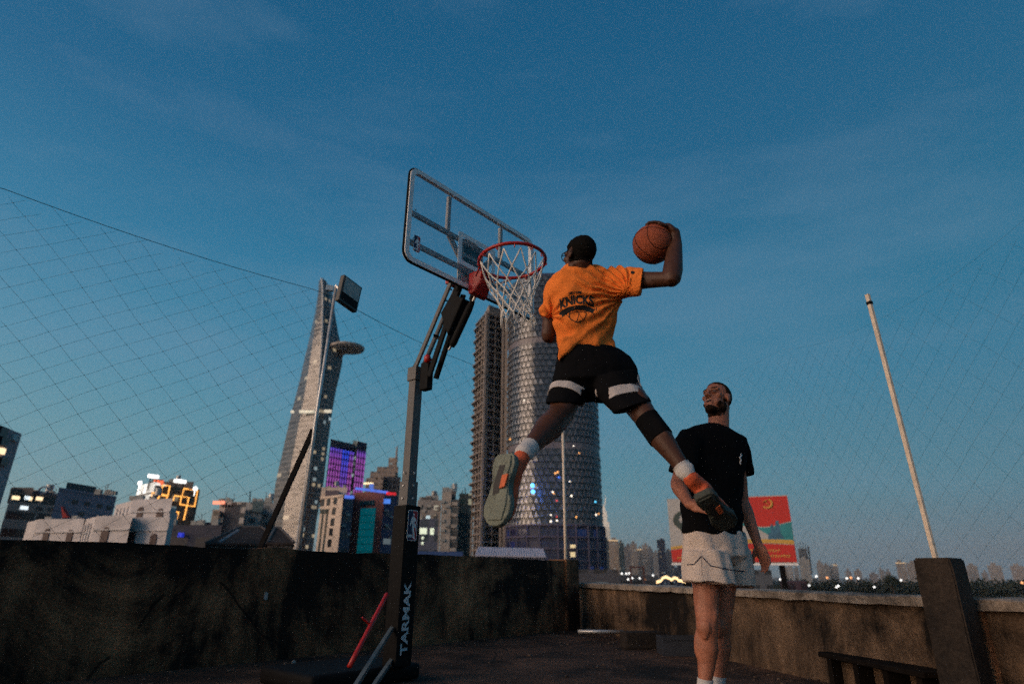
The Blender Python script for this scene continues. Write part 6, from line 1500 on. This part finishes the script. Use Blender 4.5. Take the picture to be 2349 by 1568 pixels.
# --- lamps along the road
lamp_w, lamp_o = emis('lamp_cool_white', (1, .97, .92), 1.25), emis('lamp_orange', (1, .40, .16), 1.4)
def c3(x, y): return (1233.2+.2884*x, 1115.8+.2884*y)
def c4(x, y): return (1761.8+.2884*x, 1115.8+.2884*y)
LAMPS = [c3(*p) for p in ((545, 688), (720, 735), (753, 725), (812, 727), (670, 690), (705, 690), (730, 688), (918, 703), (1813, 700), (1797, 778), (1768, 768), (1930, 735), (1950, 770), (2160, 783), (2215, 712))] + [c4(*p) for p in ((385, 710), (560, 787), (545, 797), (627, 727), (718, 727), (845, 797), (1058, 742))]
OR = [c4(660, 722), c4(470, 722), c3(850, 735), c4(2020, 762)]
near = [(1390.4, 'on the left, by the grey hall')]
places = ['highest white street lamp left of the gantry, before the grey hall', 'lowest white street lamp left of the gantry', 'bright street lamp just right of the lowest one beside the gantry', 'street lamp close to the right gantry leg', 'small street lamp under the grey hall roof, first of a row of three', 'small street lamp under the grey hall roof, middle of a row of three', 'small street lamp under the grey hall roof, last of a row of three', 'street lamp right of the gantry, left of the glowing canopy', 'street lamp touching the hanging hand of the standing man', 'lowest street lamp below the hanging hand', 'dim street lamp half hidden by shorts and hand', 'street lamp near the short pale tower right of the hand', 'street lamp beside the dull red shed', 'lone street lamp low on the parapet, below the crane tower', 'street lamp at the foot of the crane tower', 'street lamp before the first pale tower past the crane', 'paired street lamp low on the parapet, right one', 'paired street lamp low on the parapet, left one', 'street lamp in the middle of the dark trees', 'street lamp right of the orange one in the dark trees', 'single street lamp low under the round tree, left side', 'street lamp between the round tree and concrete post']
proto = None
def lamp(x, y, mt, lab, D):
    global proto
    h = at(x, y, D)
    if proto is None:
        o = thing('street_lamp', lab, 'street lamp', h, 'lit street lamps along the road')
        e = bmesh.new(); tube(e, [h + V((0, .4, -14)), h + V((0, .4, .4)), h + V((0, .1, .5))], [.14, .09, .07], 6); fin('mast', e, M['darkbar'], o)
        e = bmesh.new(); sphere(e, h, (.42, .42, .42), 12); fin('lamp_head', e, mt, o); proto = o; return o
    o = proto.copy(); COL.objects.link(o); o.location = h; o['label'] = lab
    for ch in list(proto.children):
        c = ch.copy(); COL.objects.link(c); c.parent = o
        c.matrix_parent_inverse = ch.matrix_parent_inverse.copy()
        if mt is not lamp_w and c.name.startswith('lamp_head'):
            c.data = c.data.copy(); c.data.materials.clear(); c.data.materials.append(mt)
    k = D/200.; o.scale = (k*.8, k*.8, k*.8); return o
for (x, y), lab in zip(LAMPS, places): lamp(x, y, lamp_w, lab, 200 if y > 1320 else 260)
for (x, y), lab in zip(OR, ('orange street lamp in the dark trees', 'orange red lamp before the dark trees, right of the crane tower', 'orange lamp on the right gantry leg', 'orange lamp at the right picture edge by the trees')): lamp(x, y, lamp_o, lab, 240)
# --- trees
leafm = mat('dark_leaves', (.022, .034, .024), .8, var=.5, vscale=.6)
def leafcloud(e, c, rx, ry_, rz, n, s):
    for _ in range(n):
        while True:
            p = V((random.uniform(-1, 1), random.uniform(-1, 1), random.uniform(-1, 1)))
            if p.length < 1: break
        p = p*(.55+.45*random.random()); q = V((c.x+p.x*rx, c.y+p.y*ry_, c.z+p.z*rz))
        a, b = V((random.gauss(0, 1), random.gauss(0, 1), random.gauss(0, 1))).normalized()*s*random.uniform(.5, 1), V((random.gauss(0, 1), random.gauss(0, 1), random.gauss(0, 1))).normalized()*s*random.uniform(.5, 1)
        e.faces.new([e.verts.new(q + v) for v in (a, b, -a, -b)])
e = bmesh.new()
for i in range(150):
    x = 1770 + i*4.2; y = 1331 + 2.2*math.sin(i*.7) + random.uniform(-2, 2); D = 330 + 40*random.random(); p = at(x, y, D); h = random.uniform(5, 8)
    leafcloud(e, V((p.x, p.y, p.z-h*.8)), random.uniform(3, 5), 5, h, 70, 1.1)
tag(fin('tree_line', e, leafm, normals=False), 'dark mass of distant trees below the right skyline', 'trees', kind='stuff')
rt = thing('tree', 'round dark tree rising above the tree line left of the concrete post', 'tree', at(2045, 1340, 280)); q = at(2044, 1331, 280)
e = bmesh.new(); leafcloud(e, q, 3.6, 3.6, 2.9, 500, .55); leafcloud(e, q + V((1.4, 0, -1)), 2.8, 3, 2.2, 250, .55); fin('crown', e, leafm, rt, normals=False)
e = bmesh.new(); tube(e, [V((q.x, q.y, GZ)), V((q.x+.2, q.y, q.z-4)), q], [.5, .34, .12], 7)
for a in range(5): tube(e, [V((q.x+.1, q.y, q.z-3.2)), q + V((2.2*math.cos(a*1.26), 2.2*math.sin(a*1.26), .6*(a % 2)))], [.18, .05], 5)
fin('trunk', e, mat('dark_bark', (.04, .03, .025), .9, var=.3), rt)

# --- roof and facade clutter on the nearer buildings
acm = mat('ac_unit_casing', (.34, .33, .31), .7, var=.3, vscale=2); pipem = mat('rusty_pipe', (.16, .10, .08), .8, var=.4, vscale=3); tankm = mat('tank_steel', (.42, .42, .42), .4, .4, var=.2, vscale=2)
def clutter(root, x0, x1, y, D, n, s=1., tanks=1, seed=1):
    rnd = random.Random(seed)
    for i in range(n):
        x = rnd.uniform(x0, x1); p = at(x, y, D*1.015); e = bmesh.new(); w = s*rnd.uniform(.35, .6); h = s*rnd.uniform(.3, .55)
        box(e, p + ZZ*(h-.15), V((w, 0, 0)), V((0, w*.6, 0)), V((0, 0, h))); fin('ac_unit', e, acm, root)
    for i in range(n//2):
        x = rnd.uniform(x0, x1); p = at(x, y, D*1.02); e = bmesh.new(); h = s*rnd.uniform(1., 2.4); tube(e, [p - ZZ*.3, p + ZZ*h, p + ZZ*h + V((rnd.choice((-.3, .3))*s, 0, .05))], .05*s, 5); fin('vent_pipe', e, pipem, root)
    for i in range(tanks):
        x = rnd.uniform(x0, x1); p = at(x, y, D*1.025); e = bmesh.new(); tube(e, [p + ZZ*.4*s, p + ZZ*1.7*s], .55*s, 12); fin('water_tank', e, tankm, root)
clutter(da, 70, 132, 1135, 90, 5, .9, 1, 1); clutter(db, 222, 262, 1131, 68, 4, .6, 0, 2); clutter(wh, 305, 380, 1141, 38, 4, .35, 1, 3); clutter(wh, 95, 180, 1188, 37.5, 3, .3, 0, 4); clutter(lb, 395, 500, 1203, 61, 6, .6, 1, 5)
clutter(gb, 566, 630, 1152, 240, 5, 2., 1, 6); clutter(cb_, 505, 558, 1150, 212, 5, 1.6, 0, 7); clutter(co, 745, 790, 1117, 105, 3, .6, 1, 8); clutter(ap, 960, 1006, 1146, 192, 7, 1.6, 1, 9); clutter(ab, 1014, 1048, 1128, 180, 4, 1.4, 1, 10); clutter(nb, 350, 445, 1106, 125, 6, .8, 1, 11)
for o, f, i, pts in ((ap, fap, 0, [(963, 1160), (972, 1172), (985, 1160), (996, 1180), (1002, 1165), (990, 1196), (965, 1185)]), (ab, fab, 0, [(1016, 1150), (1016, 1172), (1016, 1194), (1016, 1216), (1016, 1238), (1026, 1161), (1026, 1205)]), (bg_, fbl, 0, [(785, 1165), (797, 1180), (787, 1205), (799, 1225)]), (rd, frs, 0, [(884, 1170), (896, 1185), (885, 1205), (897, 1230)])):
    k = 1.3 if o in (ap, ab) else .7
    for x, y in pts: facebox(f, i, x, y, k*.9, k*.6, acm, 'ac_unit', o, .45)
pf2 = [XY(p) for p in fb2] if not isinstance(fb2[0], tuple) else fb2
for x, y in ((172, 1150), (200, 1155), (228, 1160), (250, 1164), (186, 1178), (236, 1186)): facebox(pf2, 0, x, y, .7, .42, dkglass, 'window', db, .05)
for x, y in ((30, 1180), (62, 1183), (92, 1186), (118, 1189), (112, 1146), (118, 1168), (90, 1166)): facebox([XY(p) for p in fa], 0, x, y, .9, .5, dkglass, 'window', da, .05)
# --- evening haze over the city
bm = bmesh.new(); xyz(bm, -6000, 6000, -400, 7000, -19, 345)
hm = bpy.data.materials.new('haze_air'); hm.use_nodes = True; t = hm.node_tree; t.nodes.clear()
o_ = N(t, 'ShaderNodeOutputMaterial'); v_ = N(t, 'ShaderNodeVolumePrincipled'); v_.inputs['Color'].default_value = (.80, .86, .90, 1); v_.inputs['Density'].default_value = .00009
t.links.new(v_.outputs[0], o_.inputs['Volume']); tag(fin('haze', bm, hm), kind='stuff')
